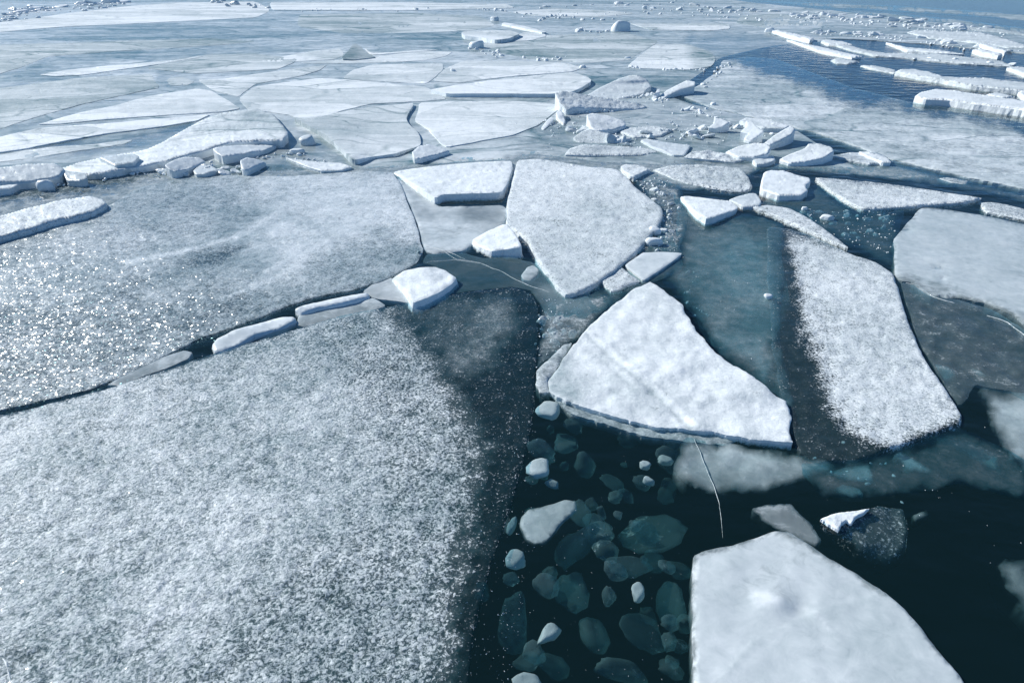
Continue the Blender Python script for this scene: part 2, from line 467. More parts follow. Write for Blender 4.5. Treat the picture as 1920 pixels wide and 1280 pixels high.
    if np.cross(p[1] - p[0], p[2] - p[0])[2] < 0: faces = [tuple(reversed(f_)) for f_ in faces]
    c = np.array([X.mean(), Y.mean(), 0.0])
    o = mesh_obj(name, V - c, faces, M[mat], tuple(c), smooth_n=ntop, attr=A)
    if parent:
        o.parent = parent; o.location = Vector(tuple(c)) - parent.location
    tag(o, label, cat, group, kind)
    return o

def ico(sub=2):
    import bmesh
    bm = bmesh.new(); bmesh.ops.create_icosphere(bm, subdivisions=sub, radius=1)
    v = np.array([x.co[:] for x in bm.verts]); f = [[q.index for q in x.verts] for x in bm.faces]
    bm.free(); return v, f
ICO = {k: ico(k) for k in (2, 3, 4)}

def lump(name, label, cat, px, py, rx, hz=None, ry=None, rot=0.0, z=0.0, mat='block', tone=.85, frost=1.0, milk=0.0,
         sub=3, planes=9, group=None, tilt=0.0, seed=None, flat=.45, rough=.04, parent=None, facet=False):
    """a broken lump or block of ice: centre and half width in photo points, sizes worked out for that distance"""
    _seed[0] += 1; sd = seed if seed is not None else _seed[0]
    rs = np.random.RandomState(sd)
    v, fcs = ICO[sub]
    ns = rs.randn(planes, 3); ns[:3] = [[0, 0, 1], [0, 0, -1], [.9, .3, .1]]
    ns[2:, 2] *= .4
    ns /= np.linalg.norm(ns, axis=1, keepdims=True)
    ds = .62 + .38 * rs.rand(planes); ds[0] = .72; ds[1] = .8
    dots = v @ ns.T
    rr = np.where(dots > .05, ds[None] / np.maximum(dots, .05), 5)
    rmin = rr.min(1)
    r = -np.log(np.exp(-rr * 24).sum(1)) / 24
    r = np.clip(r, .35, 1.05)
    r *= 1 + rough * 2 * fbm(v[:, 0] * 3 + sd, v[:, 1] * 3 + v[:, 2] * 2.1, sd, 3)
    X, Y = at(px, py, z); dist = math.hypot(float(Y), CAM_H)
    s = math.sqrt(float(X) ** 2 + float(Y) ** 2 + CAM_H ** 2) * 1.0
    depth_cam = float(Y) * cp + (CAM_H - z) * sp
    wx = rx * depth_cam / F
    wy = (ry if ry is not None else rx * (.7 + .3 * rs.rand())) * depth_cam / F
    wz = hz if hz is not None else wx * (flat + .25 * rs.rand())
    q = v * r[:, None] * np.array([wx, wy, wz])
    E = Euler((tilt * (rs.rand() - .5) * 2, tilt * (rs.rand() - .5) * 2, rot + (0 if ry else rs.rand() * 6.28))).to_matrix()
    q = q @ np.array(E).T
    A = np.zeros((len(v), 3)); A[:] = (frost, milk, tone)
    o = mesh_obj(name, q, fcs, M[mat], (float(X), float(Y), z), attr=A, smooth_n=0 if facet else None)
    if parent: o.parent = parent; o.location = Vector((float(X), float(Y), z)) - parent.location
    tag(o, label, cat, group)
    return o

def strand(name, pts, wd, z=.008, mat='snowy', tone=.9, frost=.62, parent=None, label=None):
    """a thin white crack or seam running through a sheet, as a low narrow ridge; wd in metres"""
    _seed[0] += 1; sd = _seed[0]
    P = []
    for (a, b) in zip(pts[:-1], pts[1:]):
        n = max(2, int(math.hypot(b[0] - a[0], b[1] - a[1]) / 6))
        P += [(a[0] + (b[0] - a[0]) * k / n, a[1] + (b[1] - a[1]) * k / n) for k in range(n)]
    P.append(pts[-1]); P = np.array(P, float)
    P += np.stack([fbm(np.arange(len(P)) / 5, 0 * P[:, 0], sd, 3), fbm(np.arange(len(P)) / 5, 0 * P[:, 0] + 7, sd, 3)], 1) * 2.5
    X, Y = at(P[:, 0], P[:, 1], z); Q = np.stack([X, Y], 1)
    T = np.gradient(Q, axis=0); T /= np.linalg.norm(T, axis=1, keepdims=True)
    n2 = np.stack([-T[:, 1], T[:, 0]], 1)
    ww = wd * (.6 + .5 * fbm(np.arange(len(P)) / 3, 0 * X + 3, sd, 2))
    end = np.minimum(np.arange(len(P)), np.arange(len(P))[::-1]) / 4.0
    ww = ww * np.clip(end, .1, 1)
    L_ = Q + n2 * ww[:, None]; R_ = Q - n2 * ww[:, None]
    V = np.concatenate([np.column_stack([L_, 0 * X + z - .004]), np.column_stack([Q, 0 * X + z + wd * .25]), np.column_stack([R_, 0 * X + z - .004]),
                        np.column_stack([Q, 0 * X + z - .007])])
    m = len(P); F_ = []
    for i in range(m - 1):
        for (a, b) in ((0, 1), (1, 2), (2, 3), (3, 0)):
            F_.append((a * m + i, a * m + i + 1, b * m + i + 1, b * m + i))
    F_ = [tuple(reversed(f_)) for f_ in F_]
    A = np.zeros((len(V), 3)); A[:] = (frost, .25, tone)
    c = np.array([X.mean(), Y.mean(), 0])
    o = mesh_obj(name, V - c, F_, M[mat], tuple(c), attr=A)
    if parent: o.parent = parent; o.location = Vector(tuple(c)) - parent.location
    if label: o['label'] = label
    return o

# ------------------------------------------------------------ the far ice cover (setting)
floe('ice_sheet', None, None,
     [(-700, 345), (0, 338), (300, 322), (560, 318), (735, 312), (960, 298), (1000, 288), (1120, 302), (1240, 308), (1290, 302), (1330, 300),
      (1480, 308), (1620, 318), (1560, 290), (1490, 240), (1420, 222), (1300, 195), (1250, 178), (1340, 120), (1350, 108), (1420, 92), (1460, 84),
      (1540, 78), (1620, 60), (1700, 36), (1560, 20), (1400, 4), (1300, -14), (1150, -34), (300, -42), (-700, -42), (-1400, 0), (-900, 160)],
     h=.012, depth=.05, mat='sheet', frost=.18, milk=.95, tone=.50, step=15, edge=.02, amp=4, bump=.004, wave=.4, kind='structure',
     regions=[('tone', [(1000, 140), (1330, 150), (1500, 240), (1600, 310), (1240, 310), (960, 300), (1000, 230)], .42, 20),
              ('milk', [(1000, 190), (1300, 195), (1480, 250), (1600, 330), (1240, 330), (980, 300)], .80, 22),
              ('milk', [(60, 262), (230, 262), (380, 225), (300, 275), (200, 290), (60, 300)], .35, 10),
              ('milk', [(-50, 330), (120, 325), (330, 315), (560, 260), (600, 240), (700, 330), (560, 345), (0, 360)], .55, 12),
              ('tone', [(0, 60), (300, 44), (480, 36), (640, 60), (540, 78), (300, 72), (0, 84)], .34, 8),
              ('tone', [(80, 112), (160, 100), (270, 94), (260, 108), (120, 122), (40, 134)], .24, 5),
              ('tone', [(1100, 130), (1340, 132), (1250, 165), (1110, 168)], .30, 8),
              ('tone', [(300, 133), (380, 128), (370, 165), (290, 160)], .28, 5),
              ('tone', [(640, 70), (860, 58), (900, 78), (700, 88)], .30, 7),
              ('milk', [(1290, 60), (1500, 75), (1480, 100), (1340, 108), (1270, 90)], .55, 10),
              ('tone', [(-600, -50), (1700, -50), (1700, 3), (-600, 3)], .34, 4)])

# ------------------------------------------------------------ far plates  (name label outline options)
def plate(label, outline, **k):
    a = dict(h=.07, depth=-.0, mat='far', tone=.80, step=8, edge=.006, amp=2.2, bump=.005, wave=.5, rnd=1)
    a.update(k)
    nm = a.pop('name', 'ice_plate'); ct = a.pop('cat', 'ice plate')
    a['depth'] = max(a['depth'], .02)
    if a['mat'] == 'far' and 'hp' not in a and a['h'] < .15: a['h'] = .012 + a['h'] * .28
    if a['mat'] == 'far' and a['tone'] > .65: a['tone'] += .12
    if 'regions' not in a and a['mat'] == 'far':      # every plate greys off towards one wind scoured end
        P = np.array(outline, float); x0, x1 = P[:, 0].min(), P[:, 0].max(); y0, y1 = P[:, 1].min(), P[:, 1].max()
        rr_ = random.Random(int(x1)); w_ = (x1 - x0); q_ = x0 + w_ * rr_.uniform(.5, .75) if rr_.random() < .5 else x0 - 9
        q2 = x1 + 9 if q_ > x0 else x0 + w_ * rr_.uniform(.25, .5)
        a['regions'] = [('tone', [(q_, y0 - 20), (q2, y0 - 20), (q2, y1 + 20), (q_, y1 + 20)], a['tone'] - .22, w_ * .22),
                        ('tone', [(x0 - 40, y0 - 30), (x1 + 40, y0 - 30), (x1 + 40, y0 + (y1 - y0) * .35), (x0 - 40, y0 + (y1 - y0) * .3)], a['tone'] - .14, (y1 - y0) * .3)]
    return floe(nm, label, ct, outline, **a)

plate('long white snow covered plate across the far left, below the rubble', [(-120, 52), (0, 42), (60, 35), (120, 26), (240, 12), (330, 5), (480, 3), (510, 20), (480, 33), (300, 42), (120, 50), (0, 60), (-120, 72)], tone=.80, step=12)
plate('thin white plate along the far edge with a broken dark front seam', [(505, 5), (700, 4), (950, 8), (965, 15), (800, 19), (640, 20), (510, 19)], tone=.80, h=.14)
plate('pale plate in the far middle ending at small crumbs', [(560, 28), (760, 24), (900, 30), (930, 48), (880, 58), (760, 62), (640, 62), (560, 50)], tone=.58, h=.03, step=10)
plate('pale grey plate at far left above the dark tapering patch', [(-120, 84), (0, 84), (150, 80), (250, 76), (400, 72), (480, 78), (420, 84), (280, 93), (220, 96), (90, 106), (40, 126), (0, 138), (-120, 158)], tone=.52, h=.04, step=10)
plate('narrow white sliver of plate on the left with a bright tip', [(72, 140), (120, 132), (200, 123), (330, 113), (390, 104), (300, 120), (150, 141), (100, 143)], tone=.78, h=.09)
plate('broad pale plate at left edge under the long blue crack', [(-120, 168), (0, 165), (60, 158), (150, 146), (285, 138), (292, 152), (300, 164), (250, 174), (150, 196), (60, 222), (0, 242), (-120, 268)], tone=.60, h=.05)
plate('triangular pale plate whose lower edge meets the dark hexagon patch', [(275, 128), (330, 112), (390, 102), (480, 100), (560, 111), (550, 118), (520, 130), (400, 136), (365, 138), (330, 134), (295, 130)], tone=.62, h=.06)
plate('little pale oval plate lying inside the dark hexagon patch', [(312, 152), (320, 145), (345, 145), (364, 153), (350, 160), (318, 160)], tone=.62, h=.03, step=5)
plate('pale wedge plate right of the hexagon patch, pointing right', [(370, 150), (420, 148), (480, 138), (560, 128), (615, 121), (600, 132), (560, 143), (480, 158), (448, 182), (400, 170), (385, 160)], tone=.66, h=.06)
plate('white tapering plate on the left above two long dark cracks', [(70, 233), (150, 211), (210, 199), (280, 180), (370, 166), (400, 171), (452, 203), (420, 209), (300, 216), (200, 223), (110, 232)], tone=.84, h=.09)
plate('bright white long plate at left with a thick dark front edge', [(-120, 268), (0, 256), (70, 240), (200, 231), (330, 220), (395, 214), (370, 226), (300, 237), (200, 250), (120, 264), (40, 280), (-120, 300)], tone=.90, h=.13, bump=.008)
plate('grey white plate strip on the left under the thickest crack', [(-120, 306), (0, 290), (90, 276), (170, 271), (250, 262), (230, 270), (150, 282), (60, 296), (-120, 318)], tone=.66, h=.04)
plate('large white plate in the middle distance left of the zigzag crack', [(462, 204), (448, 185), (480, 161), (600, 146), (650, 149), (800, 163), (838, 186), (790, 190), (700, 194), (640, 207), (600, 222), (575, 228), (545, 216), (515, 211)], tone=.84, h=.07)
plate('white plate with a raised bright left rim sloping to grey, before the zigzag crack', [(548, 219), (580, 226), (620, 214), (700, 199), (777, 193), (762, 224), (775, 240), (788, 252), (790, 272), (740, 288), (700, 293), (662, 300), (650, 288), (615, 255)], tone=.70, name='ice_floe', cat='ice floe',
      hp=[(560, 222, .17), (620, 255, .19), (655, 292, .18), (700, 240, .06), (780, 230, .08), (780, 270, .05), (700, 290, .07)], depth=.05, step=7)
plate('broad white plate right of the zigzag crack with a curved front edge', [(787, 193), (850, 190), (960, 189), (1040, 194), (1050, 203), (1010, 234), (960, 254), (880, 268), (840, 275), (828, 270), (800, 240), (780, 226), (784, 208)], tone=.86, h=.10, name='ice_floe', cat='ice floe', step=7)
plate('white plate left of the small upturned shard, front edge dark', [(642, 147), (660, 132), (700, 121), (830, 118), (832, 130), (815, 146), (800, 157), (700, 152)], tone=.80, h=.06)
plate('long white plate behind the brightest plate, ending in one lump', [(812, 152), (835, 128), (870, 114), (960, 114), (1060, 118), (1092, 127), (1075, 134), (950, 144), (860, 155)], tone=.82, h=.08)
plate('brightest white plate of the middle distance with a blue shaded right edge', [(808, 168), (860, 159), (950, 147), (1075, 135), (1100, 144), (1110, 151), (1092, 164), (1068, 174), (1030, 176), (840, 175)], tone=.95, h=.15, step=7)
plate('pale low plate in front of the small raised triangle', [(560, 118), (640, 112), (700, 108), (780, 96), (850, 97), (838, 105), (800, 113), (740, 117), (640, 119)], tone=.78, h=.05)
plate('pale plate left of the raised triangle', [(482, 116), (540, 104), (600, 94), (640, 92), (645, 104), (628, 111), (540, 116)], tone=.74, h=.05)
plate('grey raised triangle of ice standing on the plates with a dark left side', [(640, 110), (664, 82), (676, 86), (690, 100), (706, 107), (665, 112)], tone=.50, step=5, name='ice_slab', cat='ice slab', hp=[(664, 82, .30), (640, 110, .1), (706, 107, .04), (665, 112, .05)])
plate('thin curled white plate right of the raised triangle', [(682, 90), (696, 99), (720, 99), (790, 94), (830, 93), (770, 98), (702, 103), (690, 100)], tone=.86, h=.08, step=5)
plate('white plate with a bright ribbed front, in the far middle', [(866, 60), (900, 57), (960, 58), (975, 63), (955, 72), (930, 75), (900, 70), (870, 67)], tone=.86, h=.25, step=5)
plate('pale plate right of the ribbed white one', [(950, 72), (985, 60), (1020, 62), (1024, 68), (1000, 75), (960, 78)], tone=.80, h=.10, step=5)
plate('wide pale plate in the far centre in front of the pointed white block', [(900, 84), (1030, 66), (1170, 62), (1235, 78), (1205, 96), (1180, 112), (1100, 118), (1050, 116), (1000, 112), (940, 100)], tone=.58, h=.03, step=10)
plate('pale plate with a pointed left corner and crumbs along its front', [(1175, 125), (1205, 100), (1228, 83), (1290, 83), (1330, 96), (1345, 110), (1336, 124), (1290, 131), (1200, 128)], tone=.70, h=.08, regions=[('tone', [(1290, 70), (1360, 70), (1360, 135), (1300, 135)], .45, 14)])
plate('pale flat plate with a blunt right end, far right of centre', [(1180, 44), (1280, 44), (1368, 45), (1370, 54), (1330, 58), (1220, 56)], tone=.66, h=.10, step=7)
plate('thin far plate above the pointed white block', [(960, 22), (1040, 16), (1140, 20), (1190, 26), (1120, 32), (1000, 30)], tone=.66, h=.08, step=8)
plate('pale far plate just left of the dense rubble belt', [(1390, 30), (1460, 26), (1560, 38), (1540, 50), (1440, 52), (1380, 44)], tone=.62, h=.06, step=8)
plate('thin white ridge of ice running down right in the far centre', [(945, 42), (980, 48), (1026, 60), (1018, 61), (975, 52), (940, 45)], tone=.97, step=4, name='ice_ridge', cat='ice ridge', h=.16)

# raised near-left floe and its neighbours
floe('ice_floe', 'big raised left floe with white front rim and thick blue shaded underside', 'ice floe',
     [(85, 322), (150, 303), (200, 293), (270, 281), (310, 262), (370, 228), (420, 210), (480, 203), (512, 212), (530, 232), (541, 250), (530, 262), (480, 264), (430, 266), (380, 282), (330, 296), (280, 308), (190, 324), (130, 332)],
     mat='far', tone=.86, step=6, edge=.05, bump=.006, depth=.02,
     hp=[(100, 322, .05), (190, 300, .12), (330, 265, .16), (420, 215, .20), (500, 208, .18), (535, 250, .24), (430, 262, .26), (330, 292, .24), (200, 318, .17)], amp=1.5, wedge=.03,
     regions=[('tone', [(370, 235), (480, 208), (545, 235), (545, 262), (430, 262), (330, 268)], .58, 14)])
b = floe('ice_slab', 'grey topped slab leaning on the white rim of the raised floe', 'ice slab',
     [(184, 294), (250, 288), (262, 293), (250, 304), (215, 310)], mat='block', tone=.62, step=4, hp=[(184, 294, .18), (255, 290, .20), (215, 310, .16)], depth=-.08, edge=.02, amp=1)
floe('ice_floe', 'long rounded grey slab at the left edge, its back rim lit', 'ice floe',
     [(-120, 330), (-20, 316), (50, 306), (105, 305), (122, 316), (112, 330), (60, 340), (-120, 348)], mat='block', tone=.72, step=6, edge=.06,
     hp=[(-50, 318, .28), (60, 306, .26), (115, 312, .22), (60, 335, .14), (-60, 342, .14)], depth=.08, amp=1.5)
floe('ice_slab', 'white lower slab cut by the left photo edge below the rounded one', 'ice slab',
     [(-120, 345), (0, 337), (34, 335), (42, 341), (20, 352), (-120, 372)], mat='block', tone=.84, step=5, edge=.03, h=.14, depth=.08, amp=1)
floe('ice_block', 'grey cube shaped block beside the raised floe tip, blue inside', 'ice block',
     [(115, 317), (132, 321), (160, 324), (163, 334), (150, 339), (126, 338)], mat='smooth', tone=.60, step=4, edge=.02, hp=[(118, 317, .2), (160, 325, .16), (128, 338, .08)], depth=.06, amp=.6)
lump('ice_block', 'small rounded white block floating by itself left of the sheet', 'ice block', 87, 349, 16, hz=.13, ry=13, rot=.4, z=.05, tone=.88, tilt=.3)
floe('ice_slab', 'white wedge slab with pointed left tip lying below the raised floe', 'ice slab',
     [(397, 277), (420, 273), (470, 271), (520, 272), (500, 281), (440, 291), (418, 293), (405, 286)], mat='block', tone=.84, step=5, edge=.03,
     hp=[(398, 277, .20), (470, 271, .17), (418, 292, .16), (510, 276, .04)], depth=.06, amp=1)
floe('ice_block', 'rounded white block with lit left end beside a blue pool', 'ice block',
     [(449, 300), (460, 295), (480, 297), (500, 304), (480, 312), (462, 320), (452, 314)], mat='block', tone=.86, step=4, edge=.04,
     hp=[(455, 300, .20), (470, 297, .20), (498, 305, .05), (458, 318, .10)], depth=.06, amp=1)
lump('ice_block', 'rounded white boulder of ice right of the raised floe corner', 'ice block', 578, 267, 18, hz=.15, ry=14, rot=.2, z=.04, tone=.84, planes=8, tilt=.2)
lump('ice_block', 'small flat white block just below the rounded ice boulder', 'ice block', 557, 285, 14, hz=.07, ry=10, rot=.2, z=.03, tone=.84)
floe('ice_slab', 'low white slab with a bright ragged left edge', 'ice slab',
     [(534, 294), (546, 300), (575, 312), (600, 320), (640, 318), (660, 312), (640, 305), (600, 303), (570, 300)], mat='snowy', tone=.84, step=4, h=.07, depth=.05, edge=.02, amp=1.2)
floe('ice_block', 'white rounded slab wedged at the foot of the zigzag crack', 'ice block',
     [(771, 285), (785, 273), (805, 270), (828, 276), (845, 283), (815, 291), (790, 297), (775, 296)], mat='block', tone=.88, step=4, edge=.04, hp=[(780, 280, .16), (805, 272, .15), (840, 284, .04), (780, 295, .1)], depth=.06, amp=1)
floe('ice_slab', 'tumbled flat slab with stepped white left side, below the raised floe', 'ice slab',
     [(309, 309), (330, 298), (345, 294), (375, 295), (385, 303), (360, 315), (330, 322), (318, 318)], mat='block', tone=.80, step=4, edge=.02, hp=[(310, 309, .2), (345, 295, .2), (380, 303, .08), (330, 320, .1)], depth=.05, amp=1.5)
floe('ice_slab', 'smaller slab leaning right of the stepped one', 'ice slab',
     [(362, 318), (372, 308), (395, 309), (410, 318), (385, 326), (366, 326)], mat='block', tone=.72, step=4, edge=.02, h=.10, depth=.05, amp=1.2)
floe('ice_floe', 'thick frosted floe at left edge with a shaded rounded front', 'ice floe',
     [(-120, 425), (0, 402), (60, 386), (120, 371), (170, 366), (192, 372), (200, 380), (180, 393), (150, 403), (100, 414), (50, 430), (0, 443), (-120, 480)],
     mat='frost', tone=.74, step=6, edge=.07, h=.13, depth=.15, amp=2.5, bump=.01)

# ------------------------------------------------------------ slush field with tilted blocks, middle
floe('ice_block', 'large tilted block with bright white left face and rough grey underside', 'ice block',
     [(1041, 173), (1056, 170), (1080, 174), (1140, 184), (1200, 194), (1215, 200), (1190, 206), (1130, 204), (1080, 202), (1062, 206), (1050, 192)],
     mat='frost', tone=.82, step=4, edge=.03, hp=[(1041, 173, .42), (1060, 200, .18), (1100, 178, .3), (1200, 200, .04), (1120, 203, .1)], depth=.05, amp=1.2, bump=.012)
floe('ice_slab', 'slab leaning up behind the large tilted block, peak at its right', 'ice slab',
     [(1090, 184), (1120, 166), (1160, 147), (1180, 141), (1195, 140), (1214, 148), (1222, 162), (1205, 176), (1160, 186)],
     mat='block', tone=.74, step=4, edge=.03, hp=[(1090, 184, .05), (1160, 147, .36), (1195, 140, .45), (1222, 160, .2), (1150, 186, .02), (1200, 176, .06)], depth=.04, amp=1)
floe('ice_slab', 'long jagged slab rising to the right beside two upright shards', 'ice slab',
     [(1236, 180), (1252, 168), (1275, 156), (1288, 150), (1303, 153), (1304, 160), (1280, 166), (1258, 176), (1245, 184)], mat='block', tone=.88, step=3.5, edge=.02, hp=[(1240, 180, .1), (1290, 151, .32), (1270, 168, .1)], depth=.04, amp=1)
floe('ice_shard', 'narrow bright shard leaning left of the long jagged slab', 'ice shard', [(1222, 185), (1232, 168), (1238, 166), (1238, 173), (1228, 187)], mat='block', tone=.95, step=3, edge=.02, hp=[(1235, 167, .18), (1224, 186, .04)], depth=.04, amp=.5)
floe('ice_shard', 'upright white shard touching the corner of the large tilted block', 'ice shard', [(1042, 211), (1049, 204), (1055, 210), (1060, 226), (1057, 234), (1048, 226)], mat='block', tone=.97, step=3, edge=.02, hp=[(1048, 205, .16), (1057, 234, .04)], depth=.04, amp=.5)
floe('ice_shard', 'flat bright white shard leaning against the curved plate edge', 'ice shard', [(1014, 240), (1026, 225), (1034, 218), (1040, 222), (1030, 234), (1020, 243)], mat='block', tone=.97, step=3, edge=.015, hp=[(1036, 219, .12), (1016, 241, .04)], depth=.04, amp=.5)
floe('ice_block', 'squarish block with brilliant white left end in the slush', 'ice block',
     [(1100, 214), (1112, 212), (1140, 216), (1172, 226), (1174, 236), (1150, 243), (1118, 246), (1106, 236)], mat='snowy', tone=.93, step=4, edge=.03, hp=[(1102, 214, .30), (1115, 244, .14), (1172, 230, .08)], depth=.05, amp=1)
floe('ice_slab', 'low rounded slab in front of the squarish white block', 'ice slab', [(1074, 258), (1090, 246), (1105, 241), (1140, 250), (1185, 258), (1170, 268), (1120, 270), (1085, 267)], mat='frost', tone=.76, step=4, edge=.03, hp=[(1080, 255, .08), (1105, 242, .16), (1180, 262, .03)], depth=.05, amp=1)
floe('ice_slab', 'long lens shaped grey slab with a lit left tip, in front of the slush', 'ice slab', [(1058, 289), (1068, 278), (1090, 271), (1140, 272), (1200, 276), (1245, 284), (1200, 290), (1120, 291)], mat='frost', tone=.66, step=4, edge=.03, hp=[(1060, 286, .06), (1100, 272, .14), (1240, 284, .02), (1140, 290, .05)], depth=.05, amp=1)
floe('ice_slab', 'low pale slab right of the squarish white block', 'ice slab', [(1161, 246), (1180, 239), (1230, 236), (1262, 242), (1240, 254), (1190, 257)], mat='frost', tone=.68, step=4, edge=.03, h=.06, depth=.05, amp=1)
floe('ice_slab', 'smooth pale parallelogram slab lying flat in the slush', 'ice slab', [(1200, 262), (1214, 260), (1250, 266), (1296, 272), (1284, 290), (1262, 290), (1225, 276)], mat='smooth', tone=.74, step=4, edge=.02, h=.07, depth=.05, amp=.6)
floe('ice_slab', 'crumbly crystal slab with a bright left tip near the two log shaped blocks', 'ice slab', [(1282, 294), (1296, 284), (1330, 281), (1365, 288), (1402, 299), (1380, 304), (1330, 298)], mat='frost', tone=.70, step=4, edge=.03, hp=[(1290, 290, .05), (1310, 282, .14), (1400, 300, .03)], depth=.05, amp=1.6, bump=.014)
floe('ice_block', 'fat log shaped block, white along the top, lying lowest of the log pair', 'ice block', [(1360, 284), (1385, 273), (1415, 267), (1438, 268), (1446, 276), (1440, 288), (1415, 294), (1385, 294)], mat='snowy', tone=.90, step=4, edge=.05, hp=[(1365, 284, .1), (1415, 268, .24), (1440, 275, .18), (1400, 292, .1)], depth=.05, amp=.8)
floe('ice_block', 'slimmer log shaped block rising to the right above its fatter mate', 'ice block', [(1432, 268), (1450, 254), (1470, 242), (1483, 235), (1492, 242), (1484, 252), (1462, 264), (1444, 272)], mat='snowy', tone=.90, step=4, edge=.04, hp=[(1436, 268, .15), (1480, 236, .34), (1486, 250, .14)], depth=.05, amp=.8)
floe('ice_block', 'broad white block with a flat bright top left of open blue water', 'ice block', [(1461, 298), (1480, 288), (1508, 278), (1516, 268), (1540, 269), (1560, 275), (1566, 283), (1545, 296), (1510, 304), (1480, 306)], mat='snowy', tone=.88, step=4, edge=.04, hp=[(1465, 298, .06), (1516, 269, .26), (1560, 278, .16), (1500, 304, .1)], depth=.05, amp=1)
floe('ice_block', 'small smooth block just right of the crumbly crystal slab', 'ice block', [(1410, 300), (1436, 292), (1450, 291), (1455, 300), (1440, 306), (1418, 307)], mat='smooth', tone=.80, step=3.5, edge=.03, h=.09, depth=.05, amp=.6)
floe('ice_block', 'jagged brilliant block heading the rubble pile under the frosted sheet edge', 'ice block', [(1327, 239), (1338, 231), (1339, 221), (1352, 222), (1370, 229), (1358, 236), (1344, 241)], mat='block', tone=.97, step=3.5, edge=.02, hp=[(1342, 222, .3), (1330, 239, .12), (1368, 230, .14)], depth=.05, amp=1)
floe('ice_block', 'angular bright block in the middle of the rubble pile', 'ice block', [(1388, 247), (1400, 236), (1398, 226), (1412, 228), (1420, 238), (1434, 246), (1418, 258), (1406, 266), (1396, 260), (1404, 250)], mat='block', tone=.95, step=3.5, edge=.02, hp=[(1400, 228, .36), (1390, 247, .16), (1434, 246, .2), (1402, 264, .08)], depth=.05, amp=1)
floe('ice_slab', 'flat white slab along the back of the rubble pile', 'ice slab', [(1386, 226), (1400, 220), (1430, 223), (1484, 235), (1470, 241), (1430, 240), (1405, 233)], mat='snowy', tone=.84, step=4, edge=.02, h=.14, depth=.05, amp=1)
floe('ice_slab', 'thin glassy slab cut off by shadow right of the broad white block', 'ice slab', [(1550, 293), (1590, 286), (1640, 284), (1662, 292), (1668, 304), (1630, 308), (1590, 300)], mat='smooth', tone=.72, frost=.5, milk=.6, step=4, edge=.02, h=.05, depth=.05, amp=1)
floe('ice_shard', 'white streaked shard at the tip of the glassy slab', 'ice shard', [(1610, 283), (1630, 284), (1665, 296), (1672, 304), (1655, 304), (1630, 294)], mat='snowy', tone=.9, step=4, edge=.02, h=.1, depth=.02, amp=.8)

floe('skim_ice', 'thin blue grey skim of refrozen slush filling the long gap across the middle', 'skim ice',
     [(-400, 350), (0, 332), (560, 312), (735, 308), (1000, 284), (1240, 300), (1480, 302), (1680, 312), (1800, 338), (1700, 338), (1540, 324), (1430, 314), (1410, 330), (1300, 360), (1160, 330), (960, 345), (740, 335), (560, 345), (400, 350), (260, 375), (190, 400), (60, 440), (0, 460), (-400, 520)],
     mat='snowy', h=.004, depth=.03, tone=.46, frost=.30, milk=.5, fade=8, step=8, edge=.004, amp=4, bump=.004,
     regions=[('milk', [(-100, 340), (60, 345), (160, 335), (280, 315), (250, 345), (100, 372), (-100, 400)], .12, 8)])
# big frosted sheet on the right
floe('ice_sheet_floe', 'huge frosted grey sheet spreading to the right edge behind the open water', 'ice floe',
     [(1272, 178), (1310, 160), (1350, 130), (1352, 114), (1400, 106), (1460, 112), (1520, 135), (1600, 165), (1700, 190), (1800, 205), (2000, 240), (2150, 300), (2150, 400),
      (1960, 362), (1840, 338), (1760, 318), (1680, 300), (1600, 272), (1520, 246), (1440, 226), (1340, 204)],
     mat='sheet', h=.014, depth=.12, tone=.58, frost=.72, milk=.55, step=9, edge=.01, amp=2.5, bump=.005, wave=.2,
     regions=[('frost', [(1330, 92), (1390, 128), (1500, 158), (1600, 194), (1700, 212), (1800, 226), (2100, 285), (2100, 90), (1340, 80)], .15, 20),
              ('milk', [(1330, 92), (1390, 128), (1500, 158), (1600, 194), (1700, 212), (1800, 226), (2100, 285), (2100, 90), (1340, 80)], .03, 20),
              ('tone', [(1400, 180), (1600, 200), (1900, 260), (1900, 300), (1600, 250), (1400, 210)], .74, 25)]).name = 'ice_floe.900'

# ------------------------------------------------------------ open water belt of long thin plates, upper right
plate('grey ice raft under the far rubble belts at upper right', [(1430, 36), (1520, 24), (1620, 28), (1720, 38), (1810, 48), (1900, 62), (2010, 80), (2010, 108), (1880, 96), (1760, 84), (1640, 76), (1540, 72), (1440, 66)],
      tone=.50, h=.03, step=9, mat='sheet', frost=.2, milk=.85, regions=[])
for lab, o_ in [('thin grey skim of ice streaking over the far water at the top right corner', [(1420, 2), (1560, 6), (1700, 12), (1850, 22), (2000, 36), (2000, 44), (1840, 32), (1680, 22), (1540, 14)]),
                ('long dull skim of ice in the water behind the far rubble belts', [(1560, 18), (1680, 26), (1790, 36), (1900, 50), (2000, 62), (2000, 70), (1880, 60), (1780, 46), (1660, 34)])]:
    plate(lab, o_, mat='sheet', tone=.40, h=.01, frost=.6, milk=1.4, step=10, fade=6, amp=3, regions=[], name='skim_ice', cat='skim ice')
